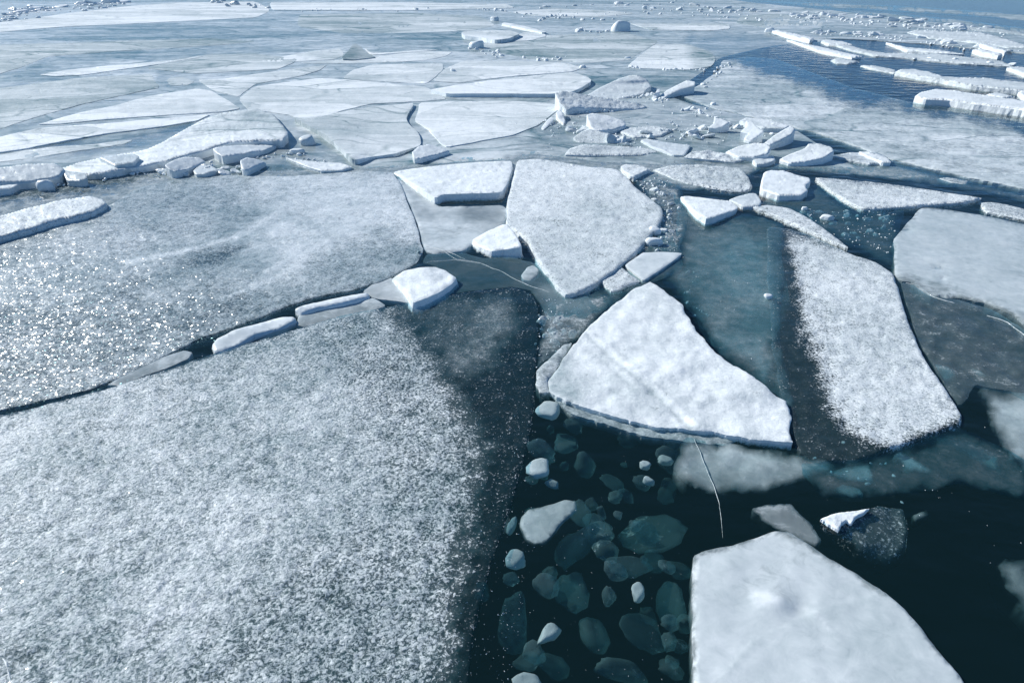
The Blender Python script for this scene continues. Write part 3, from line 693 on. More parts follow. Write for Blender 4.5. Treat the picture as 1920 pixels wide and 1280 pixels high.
L2 = [
 ('long straight white stick of ice pointing right, with a cube at its left end', [(1446, 57), (1460, 56), (1526, 70), (1521, 75), (1480, 67)], .22, .95),
 ('longer thin white rim plate parallel below the white stick', [(1474, 73), (1500, 79), (1560, 92), (1618, 105), (1600, 108), (1540, 96)], .12, .92),
 ('pale curved plate with bright left rim in the right belt', [(1552, 80), (1580, 80), (1620, 92), (1662, 99), (1760, 100), (1880, 114), (1900, 124), (1800, 118), (1700, 108), (1640, 104), (1590, 92)], .07, .66),
 ('narrow white needle plate over the blue gap of the right belt', [(1660, 78), (1700, 88), (1760, 93), (1810, 101), (1760, 99), (1700, 94)], .12, .84),
 ('broad pale plate near the right edge behind the rubble line', [(1700, 60), (1716, 56), (1760, 57), (1840, 60), (1880, 70), (1930, 86), (1960, 92), (1890, 88), (1800, 76), (1740, 70)], .10, .72),
 ('grey plate bordering the dark water at upper right', [(1750, 44), (1800, 46), (1880, 55), (1940, 64), (1960, 72), (1880, 62), (1800, 56)], .05, .5),
 ('bright splinter plate nearest the right edge, upper of a pair', [(1830, 80), (1850, 81), (1890, 94), (1886, 98), (1850, 88)], .2, .95),
 ('bright splinter plate nearest the right edge, lower of a pair', [(1822, 92), (1846, 92), (1882, 100), (1874, 104), (1840, 99)], .2, .95),
 ('long plate with a fat white rounded left end on dark blue water', [(1677, 134), (1690, 129), (1715, 129), (1742, 134), (1770, 143), (1850, 146), (1980, 160), (1980, 176), (1900, 168), (1820, 160), (1770, 150), (1720, 142)], .16, .78),
 ('thin low plate left of the fat rounded end plate', [(1612, 122), (1640, 122), (1680, 130), (1678, 136), (1640, 130)], .06, .74),
 ('lens plate cut by the right edge above the fat rounded end plate', [(1886, 126), (1910, 124), (1980, 132), (1980, 146), (1920, 139)], .12, .82),
 ('nearest long white log plate floating before the blue water at right', [(1714, 180), (1725, 172), (1755, 166), (1790, 169), (1850, 178), (1980, 196), (1980, 216), (1900, 203), (1820, 193), (1780, 187), (1735, 185)], .22, .92),
 ('little white cap plate behind the nearest log plate', [(1848, 176), (1870, 172), (1905, 180), (1880, 184)], .10, .84),
 ('white blob plate on the right edge above the nearest log plate', [(1908, 172), (1930, 166), (1970, 172), (1970, 186), (1920, 184)], .14, .84),
 ('pale plate with pointed right end under the rubble line', [(1538, 76), (1550, 74), (1580, 77), (1600, 83), (1575, 84), (1552, 82)], .12, .84),
 ('broken small white plate where frosted sheet meets blue water', [(1556, 112), (1575, 108), (1600, 112), (1614, 116), (1590, 120), (1568, 118)], .05, .66),
]
for lab, out_, hh, tn in L2:
    plate(lab, out_, h=hh, tone=tn, step=5, mat='snowy', depth=.08, amp=1.2, edge=.06, frost=.9, milk=.7,
          group='long thin plates on the upper right water')

# ------------------------------------------------------------ middle: floes round the centre
floe('ice_floe', 'wedge floe with sharp snow white left corner, centre top of the near ice', 'ice floe',
     [(738, 322), (770, 316), (830, 309), (900, 303), (960, 301), (962, 312), (952, 340), (940, 360), (900, 362), (830, 364), (817, 371), (800, 361), (770, 342)],
     mat='snowy', tone=.96, step=6, edge=.012, hp=[(738, 322, .03), (820, 370, .13), (940, 360, .13), (960, 302, .08), (850, 320, .08)], depth=.10, amp=1.2, bump=.006, flare=.03)
c_f = floe('ice_floe', 'large frosted floe shaped like an arrowhead pointing at the camera, centre', 'ice floe',
     [(970, 300), (1010, 297), (1060, 305), (1100, 312), (1155, 316), (1172, 330), (1190, 350), (1215, 370), (1240, 388), (1243, 405), (1232, 425), (1210, 450), (1190, 475), (1160, 500), (1125, 525), (1095, 543), (1063, 552), (1046, 537), (1030, 515), (1008, 487), (994, 462), (986, 446), (966, 430), (950, 420), (949, 400), (955, 365), (962, 335)],
     mat='frost', tone=.78, step=7, edge=.02, h=.075, depth=.12, amp=2.0, bump=.006, flare=.02, frost=.97,
     regions=[('tone', [(1000, 420), (1250, 400), (1250, 560), (1040, 560)], .66, 60), ('tone', [(960, 300), (1150, 316), (1000, 420), (950, 400)], .90, 30)])
s_f = floe('ice_floe', 'submerged milky floe lying under water below the wedge floe', 'ice floe',
     [(742, 330), (790, 366), (825, 386), (940, 384), (952, 392), (946, 420), (925, 436), (895, 452), (870, 470), (815, 476), (797, 470), (785, 430), (765, 375)],
     mat='smooth', tone=.68, frost=.1, milk=.85, step=8, edge=.02, h=.006, depth=.10, amp=2, bump=.002,
     regions=[('frost', [(790, 420), (900, 425), (880, 470), (800, 475)], .62, 12), ('milk', [(870, 380), (950, 385), (940, 412), (880, 415)], .5, 15)])
floe('ice_block', 'bright white block wedged against the left side of the arrowhead floe', 'ice block',
     [(886, 449), (910, 434), (940, 421), (950, 419), (963, 432), (974, 448), (977, 462), (955, 466), (920, 470), (897, 461)],
     mat='snowy', tone=.97, step=5, edge=.02, hp=[(890, 449, .03), (945, 421, .15), (975, 455, .12), (920, 470, .07)], depth=.10, amp=1.5, flare=.04, bump=.007)
floe('ice_block', 'pointed bright white block at the right end of the dark channel', 'ice block',
     [(735, 521), (757, 507), (790, 500), (815, 499), (838, 507), (857, 521), (845, 532), (822, 548), (800, 558), (775, 567), (762, 548)],
     mat='snowy', tone=.97, step=5, edge=.015, hp=[(738, 521, .05), (790, 501, .13), (857, 521, .09), (775, 566, .13)], depth=.12, amp=1.5, flare=.04, bump=.010)
floe('ice_slab', 'translucent sunken slab tailing left from the pointed white block', 'ice slab',
     [(680, 545), (700, 530), (735, 520), (762, 545), (775, 568), (740, 563), (700, 558)], mat='smooth', tone=.7, frost=.2, milk=.7, h=.008, depth=.1, step=7, edge=.01, amp=2, bump=.002)

# the thin rough sheet on the left
th = floe('ice_floe', 'huge thin wet rough sheet on the left sparkling in the sun', 'ice floe',
     [(-300, 540), (0, 458), (60, 440), (120, 420), (200, 388), (260, 352), (340, 334), (440, 328), (520, 330), (600, 326), (680, 320), (735, 322), (752, 350), (770, 395), (785, 435), (794, 470), (785, 492), (720, 526), (660, 542), (600, 553), (560, 565), (500, 588), (440, 610), (380, 632), (330, 654), (280, 680), (230, 704), (170, 728), (80, 750), (0, 768), (-300, 846)],
     lines=[([(735, 325), (755, 365), (775, 415), (792, 468)], 4, .004, .3, .3), ([(235, 492), (300, 480), (370, 465), (440, 445)], 4, .003, .35, .35), ([(440, 445), (520, 400), (556, 362)], 5, .003, .3, .3),
            ([(500, 350), (530, 355), (556, 362)], 4, .003, -.3, 0), ([(500, 510), (580, 465), (660, 430), (700, 410)], 5, .003, .3, .3), ([(300, 610), (420, 560), (560, 500)], 7, .002, .25, .2)],
     mat='wet', h=.02, depth=.08, tone=.38, frost=.58, milk=.42, step=8, edge=.01, amp=2.5, bump=.004, wave=.05,
     regions=[('tone', [(420, 320), (740, 318), (790, 440), (700, 440), (560, 500), (470, 470), (560, 400)], .74, 40),
              ('frost', [(420, 320), (740, 318), (790, 440), (700, 440), (560, 500), (470, 470), (560, 400)], .74, 40),
              ('tone', [(690, 320), (735, 320), (780, 440), (760, 460), (720, 400)], .78, 14),
              ('milk', [(430, 425), (560, 345), (690, 330), (740, 400), (650, 445), (500, 520), (400, 540)], .85, 30),
              ('tone', [(100, 420), (300, 400), (380, 440), (200, 480), (60, 500)], .62, 30),
              ('frost', [(360, 480), (440, 455), (470, 460), (420, 500), (330, 510)], .40, 14),
              ('milk', [(360, 480), (440, 455), (470, 460), (420, 500), (330, 510)], .10, 14),
              ('frost', [(-200, 620), (200, 560), (500, 560), (380, 640), (0, 760), (-200, 800)], .48, 40),
              ('milk', [(-200, 600), (200, 540), (500, 540), (380, 640), (0, 760), (-200, 800)], .22, 40),
              ('tone', [(-200, 600), (200, 540), (500, 540), (380, 640), (0, 760), (-200, 800)], .42, 40)])
lump('ice_crumb', 'tiny dark flecked crumb frozen at the right tip of the wet sheet', 'ice crumb', 785, 472, 4, tone=.1, z=.03)

# channel blocks
def sausage(label, o, hp, **k):
    a = dict(mat='smooth', tone=.74, step=5, edge=.05, depth=.1, amp=1.2, bump=.004, flare=.01); a.update(k)
    return floe('ice_slab', label, 'ice slab', o, hp=hp, **a)
sausage('rounded ice bar with lit left end in the dark channel', [(396, 645), (405, 633), (440, 616), (480, 606), (530, 592), (552, 592), (556, 600), (530, 614), (480, 628), (450, 645), (420, 658), (400, 658)],
        [(400, 648, .05), (440, 618, .09), (550, 594, .06), (440, 648, .03), (520, 616, .03)])
sausage('flat ice bar with white upper rim right of the rounded one', [(551, 577), (570, 570), (640, 555), (690, 546), (695, 556), (650, 566), (600, 576), (562, 588)],
        [(552, 577, .08), (640, 556, .08), (690, 548, .04), (562, 587, .04)], tone=.84)
sausage('glassy pale bar under the flat ice bar', [(556, 607), (562, 588), (600, 578), (660, 566), (700, 558), (722, 572), (690, 586), (620, 600), (570, 612)],
        [(600, 590, .012)], tone=.55, frost=.3, milk=.6, edge=.01)
sausage('faint half sunken bar low in the channel, left', [(200, 720), (240, 698), (300, 670), (345, 656), (360, 660), (352, 672), (310, 690), (270, 704), (225, 722)],
        [(280, 690, .012)], tone=.60, frost=.35, milk=.6, edge=.01)

# the biggest near floe
A_out = [(-400, 860), (-100, 800), (0, 777), (100, 755), (200, 729), (300, 697), (400, 663), (480, 640), (560, 614), (640, 592), (720, 577), (780, 565), (860, 550), (920, 542), (970, 538), (1000, 552),
         (1010, 580), (1008, 640), (1002, 700), (998, 770), (990, 830), (970, 900), (955, 960), (938, 1010), (920, 1060), (905, 1110), (890, 1180), (880, 1260), (870, 1360), (840, 1500), (-400, 1500)]
A_fr = [(-600, 700), (600, 560), (728, 575), (750, 598), (790, 640), (822, 690), (850, 745), (882, 800), (890, 860), (888, 930), (882, 985), (868, 1040), (852, 1090), (838, 1150), (822, 1220), (812, 1290), (800, 1600), (-600, 1600)]
A_hard = [(-600, 700), (560, 600), (690, 640), (700, 780), (700, 900), (640, 1010), (520, 1100), (380, 1200), (300, 1600), (-600, 1600)]
af = floe('ice_floe', 'biggest nearest floe, crusted with rough crystals and clear dark along its right side', 'ice floe', A_out,
     mat='near', hp=[(200, 740, .05), (600, 620, .045), (500, 1000, .05), (980, 560, .006), (1000, 750, .006), (940, 1000, .006), (880, 1250, .006), (0, 1250, .05), (820, 800, .02)], depth=.10, tone=.45, frost=-.18, milk=.02, step=7, edge=.006, amp=2.0, bump=.006, wave=.05, fade=4,
     regions=[('frost', A_fr, .58, 34), ('frost', A_hard, .68, 90), ('milk', A_fr, .30, 40), ('milk', A_hard, .66, 80),
              ('tone', [(-400, 800), (300, 720), (500, 760), (520, 900), (350, 1040), (-400, 1120)], .55, 90),
              ('tone', [(560, 980), (840, 900), (840, 1300), (400, 1300)], .42, 60),
              ('tone', [(60, 1200), (200, 1080), (260, 1290), (60, 1290)], .32, 30),
              ('milk', [(600, 620), (700, 620), (780, 720), (800, 800), (700, 760)], .2, 40),
              ('milk', [(890, 570), (950, 565), (955, 625), (905, 640), (870, 610)], .42, 26), ('milk', [(830, 625), (900, 615), (925, 660), (880, 700), (835, 680)], .36, 28), ('milk', [(745, 585), (900, 560), (880, 620), (820, 650)], .14, 30)])
strand('scratch', [(-20, 1200), (10, 1240), (25, 1290)], .012, z=.034, parent=af)

# dark pool with cracks in clear ice, centre
cl = floe('clear_ice_sheet', 'thin clear dark ice pane with white forked cracks in the centre', 'clear ice',
     [(798, 476), (870, 474), (900, 484), (960, 482), (1000, 492), (1040, 540), (1100, 552), (1120, 575), (1100, 596), (1030, 600), (1000, 545), (960, 536), (880, 545), (800, 560), (858, 521), (815, 498), (790, 492)],
     mat='smooth', h=.006, depth=.03, frost=0, milk=.2, tone=.18, step=9, edge=.004, amp=2, bump=.001,
     regions=[('milk', [(1000, 525), (1100, 550), (1120, 590), (1040, 580)], .45, 16)])
strand('crack', [(795, 458), (830, 470), (858, 486), (900, 494), (930, 506), (975, 526), (1030, 548)], .0035, z=.006, parent=cl)
strand('crack', [(800, 491), (850, 487), (900, 493)], .003, z=.006, parent=cl)
strand('crack', [(842, 470), (872, 484)], .0035, z=.006, parent=cl)
floe('ice_block', 'small glassy rounded block under the point of the arrowhead floe', 'ice block', [(976, 516), (988, 500), (1000, 496), (1010, 504), (1008, 516), (994, 526), (980, 524)], mat='smooth', tone=.52, frost=.4, milk=.75, h=.012, depth=.08, step=4, edge=.02, amp=.8)

# triangle floe
tf = floe('ice_floe', 'thick bright white triangular floe, the highest of the near ice', 'ice floe',
     [(1221, 527), (1243, 542), (1262, 558), (1279, 572), (1282, 584), (1308, 622), (1335, 653), (1365, 678), (1398, 694), (1425, 712), (1450, 738), (1470, 750), (1482, 768), (1486, 785), (1479, 803), (1489, 829), (1460, 828), (1415, 823), (1385, 818), (1340, 808), (1290, 803), (1235, 800), (1190, 790), (1150, 778), (1105, 764), (1060, 750), (1030, 733), (1028, 712), (1045, 690), (1068, 655), (1100, 615), (1150, 570), (1190, 540)],
     mat='snowy', tone=.86, step=5, edge=.012, hp=[(1221, 530, .11), (1480, 820, .06), (1400, 815, .045), (1300, 800, .03), (1200, 790, .02), (1350, 810, .03), (1250, 797, .02), (1440, 822, .04), (1040, 715, .015), (1100, 750, .03), (1250, 680, .11), (1120, 620, .10), (1400, 720, .12)], depth=.11, amp=2.6, bump=.008, wave=.14, flare=.0,
     regions=[('tone', [(1010, 700), (1060, 660), (1090, 740), (1060, 755), (1020, 740)], .45, 26), ('tone', [(1200, 560), (1290, 600), (1440, 760), (1380, 790), (1250, 700), (1130, 640)], .92, 45)],
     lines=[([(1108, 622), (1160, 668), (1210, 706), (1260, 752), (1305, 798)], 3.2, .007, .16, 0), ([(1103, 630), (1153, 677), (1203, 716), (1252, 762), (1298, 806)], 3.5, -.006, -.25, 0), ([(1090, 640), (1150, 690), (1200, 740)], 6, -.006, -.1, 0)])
floe('ice_slab', 'glassy translucent shelf of ice joined to the left tip of the triangular floe', 'ice slab',
     [(1002, 720), (1004, 695), (1022, 676), (1055, 645), (1075, 640), (1060, 668), (1030, 712), (1032, 736), (1014, 736)], mat='snowy', tone=.62, frost=.52, milk=.5, h=.02, depth=.1, step=6, edge=.01, amp=2.5, bump=.01)
floe('ice_slab', 'sunken shelf showing under the front edge of the triangular floe', 'ice slab',
     [(1040, 745), (1105, 768), (1190, 794), (1290, 806), (1380, 822), (1370, 834), (1280, 826), (1200, 816), (1140, 796), (1070, 776)], mat='snowy', tone=.55, frost=.40, milk=.45, h=-.02, depth=.1, step=6, edge=.01, amp=3, bump=.01)
mf = floe('ice_floe', 'milky submerged floe with a long white hairline crack below the triangular floe', 'ice floe',
     [(1280, 815), (1340, 826), (1400, 836), (1480, 842), (1560, 862), (1570, 880), (1500, 900), (1440, 925), (1360, 930), (1300, 925), (1262, 880)], mat='sunk', tone=.50, frost=.2, milk=.62, h=-.02, depth=.14, fade=20, step=9, edge=.02, amp=4, bump=.008,
     regions=[('milk', [(1330, 835), (1440, 840), (1450, 880), (1360, 880)], .95, 22)])
strand('crack', [(1302, 822), (1318, 862), (1335, 905), (1350, 945), (1356, 1006)], .0022, z=-.012, frost=.5, parent=mf)

# right hand side
pf = floe('ice_floe', 'long frosted floe running down the right, fading to clear on its left side', 'ice floe',
     [(1440, 425), (1480, 428), (1520, 440), (1560, 458), (1600, 477), (1640, 489), (1676, 511), (1681, 528), (1692, 562), (1704, 605), (1722, 650), (1750, 697), (1778, 738), (1804, 776), (1801, 794), (1760, 808), (1700, 828), (1640, 850), (1600, 862), (1540, 862), (1500, 845), (1470, 760), (1450, 640), (1440, 520)],
     mat='frost', h=.03, depth=.12, tone=.76, frost=-.14, milk=.03, step=6, edge=.02, amp=1.8, bump=.006, wave=.06, flare=.02,
     regions=[('frost', [(1478, 440), (1560, 450), (1690, 500), (1830, 790), (1690, 826), (1630, 842), (1600, 830), (1572, 790), (1548, 720), (1524, 650), (1506, 580), (1490, 500)], .80, 24),
              ('milk', [(1530, 460), (1690, 500), (1800, 770), (1700, 800), (1620, 780), (1570, 650)], .6, 25)])
floe('ice_floe', 'pale milky ice sunk in dark water between arrowhead and long frosted floe', 'ice floe',
     [(1290, 450), (1330, 420), (1400, 415), (1450, 440), (1470, 500), (1480, 570), (1460, 640), (1440, 720), (1410, 700), (1340, 650), (1290, 580), (1275, 520)],
     mat='sunk', h=-.025, depth=.16, tone=.42, frost=.05, milk=.40, step=10, fade=36, edge=.02, amp=7, bump=.008,
     regions=[('milk', [(1370, 460), (1430, 460), (1440, 560), (1400, 600), (1360, 540)], .80, 26), ('milk', [(1330, 620), (1430, 650), (1450, 720), (1400, 700)], .85, 20)])
floe('ice_floe', 'smooth grey floe cut by the right edge, left corner notched', 'ice floe',
     [(1726, 390), (1740, 388), (1780, 392), (1840, 402), (2040, 445), (2040, 700), (1940, 625), (1900, 590), (1850, 568), (1800, 558), (1750, 556), (1728, 545), (1712, 528), (1690, 524), (1679, 512), (1677, 488), (1679, 462), (1676, 450), (1700, 420)],
     mat='smooth', h=.018, depth=.12, tone=.52, frost=.9, milk=.9, fade=8, fade_to=.5, step=8, edge=.02, amp=2, bump=.004, wave=.3,
     regions=[('frost', [(1690, 520), (1800, 545), (1950, 600), (2040, 720), (1680, 600)], .42, 12), ('milk', [(1690, 522), (1800, 550), (1950, 610), (2040, 720), (1680, 600)], .5, 12)],
     marks=[(1700, 430, 12, -.015), (1760, 500, 10, -.015), (1766, 522, 8, -.01)])
cp_ = floe('clear_ice_sheet', 'dark clear rippled ice pane below the smooth grey floe at right', 'clear ice',
     [(1690, 528), (1712, 532), (1740, 552), (1800, 562), (1860, 580), (1930, 625), (2040, 700), (2040, 830), (1900, 735), (1830, 720), (1800, 760), (1760, 700), (1725, 640), (1705, 580)],
     mat='snowy', h=.006, depth=.04, tone=.45, frost=.12, milk=.14, step=8, edge=.006, amp=2, bump=.01, wave=.12)
strand('crack', [(1700, 530), (1722, 534), (1742, 552), (1790, 566)], .004, z=.008, parent=cp_, frost=.55)
strand('crack', [(1850, 590), (1890, 605), (1925, 630)], .005, z=.008, parent=cp_, frost=.55)
floe('ice_floe', 'pale milky sunken floe cut by the right edge near its middle', 'ice floe',
     [(1822, 728), (1840, 722), (1900, 730), (2040, 760), (2040, 980), (1940, 905), (1890, 860), (1855, 810)], mat='sunk', h=-.015, depth=.16, tone=.52, frost=.1, milk=.85, fade=26, step=8, edge=.04, amp=3, bump=.006)
of = floe('ice_floe', 'thin frosted triangle floe pointing right behind the dark brash pool', 'ice floe',
     [(1528, 332), (1560, 334), (1640, 341), (1740, 355), (1842, 371), (1820, 377), (1770, 381), (1700, 387), (1640, 391), (1618, 391), (1590, 378), (1555, 356)],
     mat='frost', h=.05, depth=.12, tone=.74, frost=.92, step=5, edge=.02, amp=1.3, bump=.006, regions=[('frost', [(1500, 320), (1640, 335), (1860, 365), (1860, 370), (1600, 345), (1530, 340)], .5, 6)])
floe('ice_slab', 'narrow frosted strip floe with bright left rim above the long frosted floe', 'ice slab',
     [(1408, 387), (1440, 384), (1480, 390), (1515, 407), (1550, 432), (1592, 464), (1560, 452), (1520, 434), (1470, 411), (1430, 395)], mat='frost', h=.045, depth=.1, tone=.76, frost=.85, step=5, edge=.015, amp=1.2, bump=.005)
floe('ice_slab', 'thin hazy strip of ice near the right edge behind the smooth grey floe', 'ice slab',
     [(1838, 380), (1860, 378), (1900, 386), (2040, 420), (2040, 442), (1920, 412), (1850, 396)], mat='frost', h=.03, depth=.1, tone=.6, frost=.7, milk=.3, step=6, edge=.02, amp=1.5)
floe('ice_slab', 'small faint strip of ice afloat below the huge frosted sheet', 'ice slab',
     [(1756, 334), (1780, 332), (1816, 338), (1812, 346), (1780, 342)], mat='frost', h=.01, depth=.08, tone=.6, frost=.5, milk=.5, step=5, edge=.02, amp=1.5)
floe('ice_block', 'chunky white cube like block with a notched right side', 'ice block',
     [(1433, 322), (1445, 318), (1470, 319), (1500, 328), (1519, 333), (1521, 341), (1512, 348), (1517, 357), (1506, 365), (1460, 366), (1426, 354), (1428, 338)],
     mat='block', tone=.95, step=5, edge=.03, h=.12, depth=.10, amp=1.6, bump=.006)
floe('ice_block', 'white shield shaped block pointing down, left of the notched cube', 'ice block',
     [(1275, 369), (1290, 367), (1330, 372), (1370, 377), (1384, 388), (1374, 395), (1350, 402), (1326, 410), (1305, 398), (1286, 381)],
     mat='snowy', tone=.96, step=5, edge=.015, hp=[(1275, 369, .05), (1384, 386, .08), (1326, 408, .13)], depth=.08, amp=1.4, bump=.006)
floe('ice_slab', 'glassy slab between the shield shaped block and the notched cube', 'ice slab',
     [(1366, 374), (1385, 367), (1405, 362), (1418, 362), (1428, 378), (1424, 386), (1392, 387)], mat='smooth', tone=.72, step=4, h=.06, edge=.02, depth=.08, amp=.8)
floe('ice_floe', 'oval crystal covered floe behind the shield shaped block', 'ice floe',
     [(1222, 318), (1260, 309), (1310, 308), (1385, 314), (1398, 325), (1411, 348), (1400, 358), (1370, 358), (1320, 350), (1270, 338)],
     mat='frost', h=.035, depth=.1, tone=.70, frost=.74, milk=.3, step=5, edge=.03, amp=2, bump=.010)
floe('ice_slab', 'small jagged white slab touching the top right corner of the arrowhead floe', 'ice slab',
     [(1163, 312), (1172, 307), (1200, 310), (1220, 316), (1206, 322), (1190, 331), (1180, 328)], mat='frost', h=.10, depth=.08, tone=.86, step=4, edge=.02, amp=1.6, bump=.01)
floe('ice_slab', 'smooth pale wedge slab above the triangular floe tip', 'ice slab',
     [(1204, 473), (1240, 471), (1279, 474), (1268, 483), (1240, 504), (1206, 525), (1190, 512), (1171, 496)], mat='smooth', h=.045, depth=.1, tone=.72, step=5, edge=.015, amp=.8, bump=.003)
floe('ice_slab', 'rough pale slab between arrowhead floe and smooth wedge slab', 'ice slab',
     [(1120, 521), (1150, 506), (1166, 500), (1184, 514), (1202, 526), (1180, 534), (1148, 545)], mat='frost', h=.04, depth=.1, tone=.76, step=4.5, edge=.02, amp=1.5, bump=.010, frost=.85)

floe('slush_patch', 'grey slush frozen between the biggest floe and the triangular floe', 'slush', [(1012, 560), (1045, 556), (1110, 556), (1150, 548), (1150, 572), (1110, 604), (1060, 648), (1020, 676), (1008, 690), (1012, 620)],
     mat='snowy', h=.004, depth=.04, tone=.55, frost=.30, milk=.28, fade=16, step=6, edge=.004, amp=3, bump=.008, wave=.06)
floe('slush_patch', 'thin grey brash slush on the water right of the arrowhead floe', 'slush', [(1180, 330), (1220, 318), (1240, 335), (1275, 350), (1280, 372), (1290, 410), (1270, 470), (1210, 470), (1190, 478), (1235, 430), (1248, 400), (1215, 365)],
     mat='snowy', h=.004, depth=.04, tone=.5, frost=.30, milk=.2, fade=14, step=6, edge=.004, amp=3, bump=.006, wave=.06)
floe('slush_patch', 'glazed skim of ice over the blue water behind the shield shaped block', 'slush', [(1400, 320), (1500, 318), (1560, 322), (1700, 340), (1840, 362), (1960, 390), (1960, 372), (1800, 336), (1680, 306), (1560, 300), (1420, 308)],
     mat='smooth', h=.004, depth=.03, tone=.45, frost=.2, milk=.25, fade=12, step=8, edge=.004, amp=3, bump=.003)
for lab, o_, mk, tn in [
    ('teal film of new ice on the water left of the long frosted floe', [(1262, 360), (1330, 415), (1400, 400), (1470, 420), (1465, 520), (1462, 640), (1490, 760), (1480, 800), (1450, 735), (1380, 690), (1320, 630), (1285, 570), (1240, 525), (1270, 480)], .34, .16),
    ('teal film of new ice over the dark brash pool', [(1420, 380), (1530, 345), (1600, 392), (1700, 392), (1690, 430), (1674, 500), (1600, 470), (1540, 430), (1440, 385)], .16, .14),
    ('teal film of new ice round the foot of the arrowhead floe', [(1000, 470), (1060, 556), (1110, 545), (1200, 490), (1250, 420), (1275, 470), (1280, 500), (1210, 535), (1130, 580), (1050, 600), (1010, 545)], .34, .18),
    ('dim film of new ice under the corner of the long frosted floe', [(1500, 870), (1640, 858), (1800, 800), (1925, 860), (1925, 940), (1800, 905), (1660, 930), (1540, 930)], .16, .10)]:
    floe('skim_ice', lab, 'skim ice', o_, mat='snowy', h=.004, depth=.02, tone=tn, frost=.02, milk=mk, fade=26, step=9, edge=.004, amp=5, bump=.002)
# bottom right
bf = floe('ice_floe', 'large smooth milky floe at the bottom right with a small frozen lump on top', 'ice floe',
     [(1300, 1040), (1320, 1030), (1370, 1020), (1420, 1006), (1450, 992), (1480, 994), (1520, 1020), (1560, 1046), (1610, 1074), (1660, 1106), (1700, 1140), (1730, 1175), (1765, 1222), (1800, 1260), (1850, 1340), (1880, 1500), (1320, 1500), (1303, 1300), (1298, 1200), (1298, 1120)],
     mat='smooth', h=.022, depth=.14, tone=.68, frost=.9, milk=.9, fade=15, fade_to=.3, step=8, edge=.03, amp=1.8, bump=.004, wave=.25, flare=.0,
     lines=[([(1340, 1290), (1420, 1200), (1530, 1150), (1640, 1120)], 3.5, .002, -.10, 0), ([(1530, 1150), (1600, 1230), (1700, 1280)], 3.5, .002, .10, 0)],
     marks=[(1445, 1130, 34, .016), (1500, 1142, 20, -.012), (1360, 1070, 30, .006), (1420, 1122, 9, .006), (1460, 1128, 7, .005)],
     regions=[('tone', [(1560, 1100), (1900, 1300), (1880, 1500), (1600, 1500)], .58, 60), ('tone', [(1340, 1080), (1500, 1080), (1480, 1200), (1360, 1200)], .70, 35), ('tone', [(1405, 1112), (1440, 1110), (1475, 1125), (1460, 1142), (1420, 1140)], .98, 9)])
floe('ice_slab', 'thin translucent shelf behind the top corner of the milky floe', 'ice slab',
     [(1410, 952), (1440, 944), (1482, 943), (1500, 962), (1524, 988), (1540, 1010), (1530, 1024), (1490, 1004), (1450, 990), (1430, 975)], mat='smooth', h=.006, depth=.08, tone=.55, frost=.30, milk=.42, fade=7, step=5, edge=.01, amp=2, bump=.004)
vb = floe('ice_block', 'half sunken dark glassy block with a bright snow crest on its left corner', 'ice block',
     [(1540, 975), (1600, 955), (1650, 945), (1694, 950), (1706, 985), (1700, 1030), (1660, 1060), (1630, 1050), (1580, 1010)], mat='frost', tone=.5, step=7, edge=.03, depth=.18, amp=3, bump=.008, frost=.12, milk=.14, fade=16,
     hp=[(1540, 972, .03), (1600, 958, .02), (1700, 950, -.05), (1660, 1060, -.10), (1580, 1010, -.03)])
floe('snow_crest', None, None, [(1538, 971), (1560, 962), (1600, 955), (1632, 951), (1622, 960), (1604, 968), (1598, 980), (1588, 974), (1578, 980), (1574, 992), (1560, 984)],
     mat='snowy', tone=.95, step=3, h=.04, depth=.0, edge=.02, amp=1.5, bump=.01, parent=vb)
floe('ice_block', 'faint dark sunken block at the right edge near the bottom', 'ice block',
     [(1866, 1060), (1885, 1042), (1920, 1045), (2040, 1080), (2040, 1250), (1930, 1150), (1880, 1100)], mat='sunk', tone=.55, frost=.1, milk=.36, h=-.06, depth=.2, step=8, edge=.05, amp=3, bump=.01, fade=24)

# sunken sheets right, between floes
for lab, o_, zz, mk in [
    ('dim sunken slab, upper left of the three below the long frosted floe', [(1548, 884), (1590, 872), (1632, 868), (1640, 890), (1645, 912), (1600, 905), (1570, 900)], -.10, .5),
    ('dim sunken finger of ice, lowest of the three below the long frosted floe', [(1582, 905), (1610, 912), (1622, 925), (1600, 932), (1560, 915)], -.10, .45),
    ('pale slanting sunken bar below the corner of the long frosted floe', [(1674, 850), (1690, 842), (1710, 852), (1762, 888), (1740, 892), (1705, 882)], -.05, .7),
    ('small dim sunken wedge right of the crested block', [(1710, 962), (1740, 952), (1745, 965), (1715, 978)], -.08, .4),
    ('dim sunken slab under the right side of the long frosted floe', [(1720, 800), (1790, 812), (1870, 850), (1880, 890), (1800, 850), (1730, 830)], -.16, .4),
    ('faint sunken triangle beside the middle of the long frosted floe', [(1744, 678), (1790, 690), (1796, 712), (1770, 715)], -.06, .5),
    ('faint slanting sunken finger right of the faint triangle', [(1818, 688), (1840, 694), (1858, 706), (1850, 708), (1826, 698)], -.03, .6)]:
    floe('sunken_slab', lab, 'ice slab', o_, mat='sunk', tone=.55, frost=.1, milk=mk, fade=9, h=zz, depth=-zz + .06, step=6, edge=.02, amp=2, bump=.006)

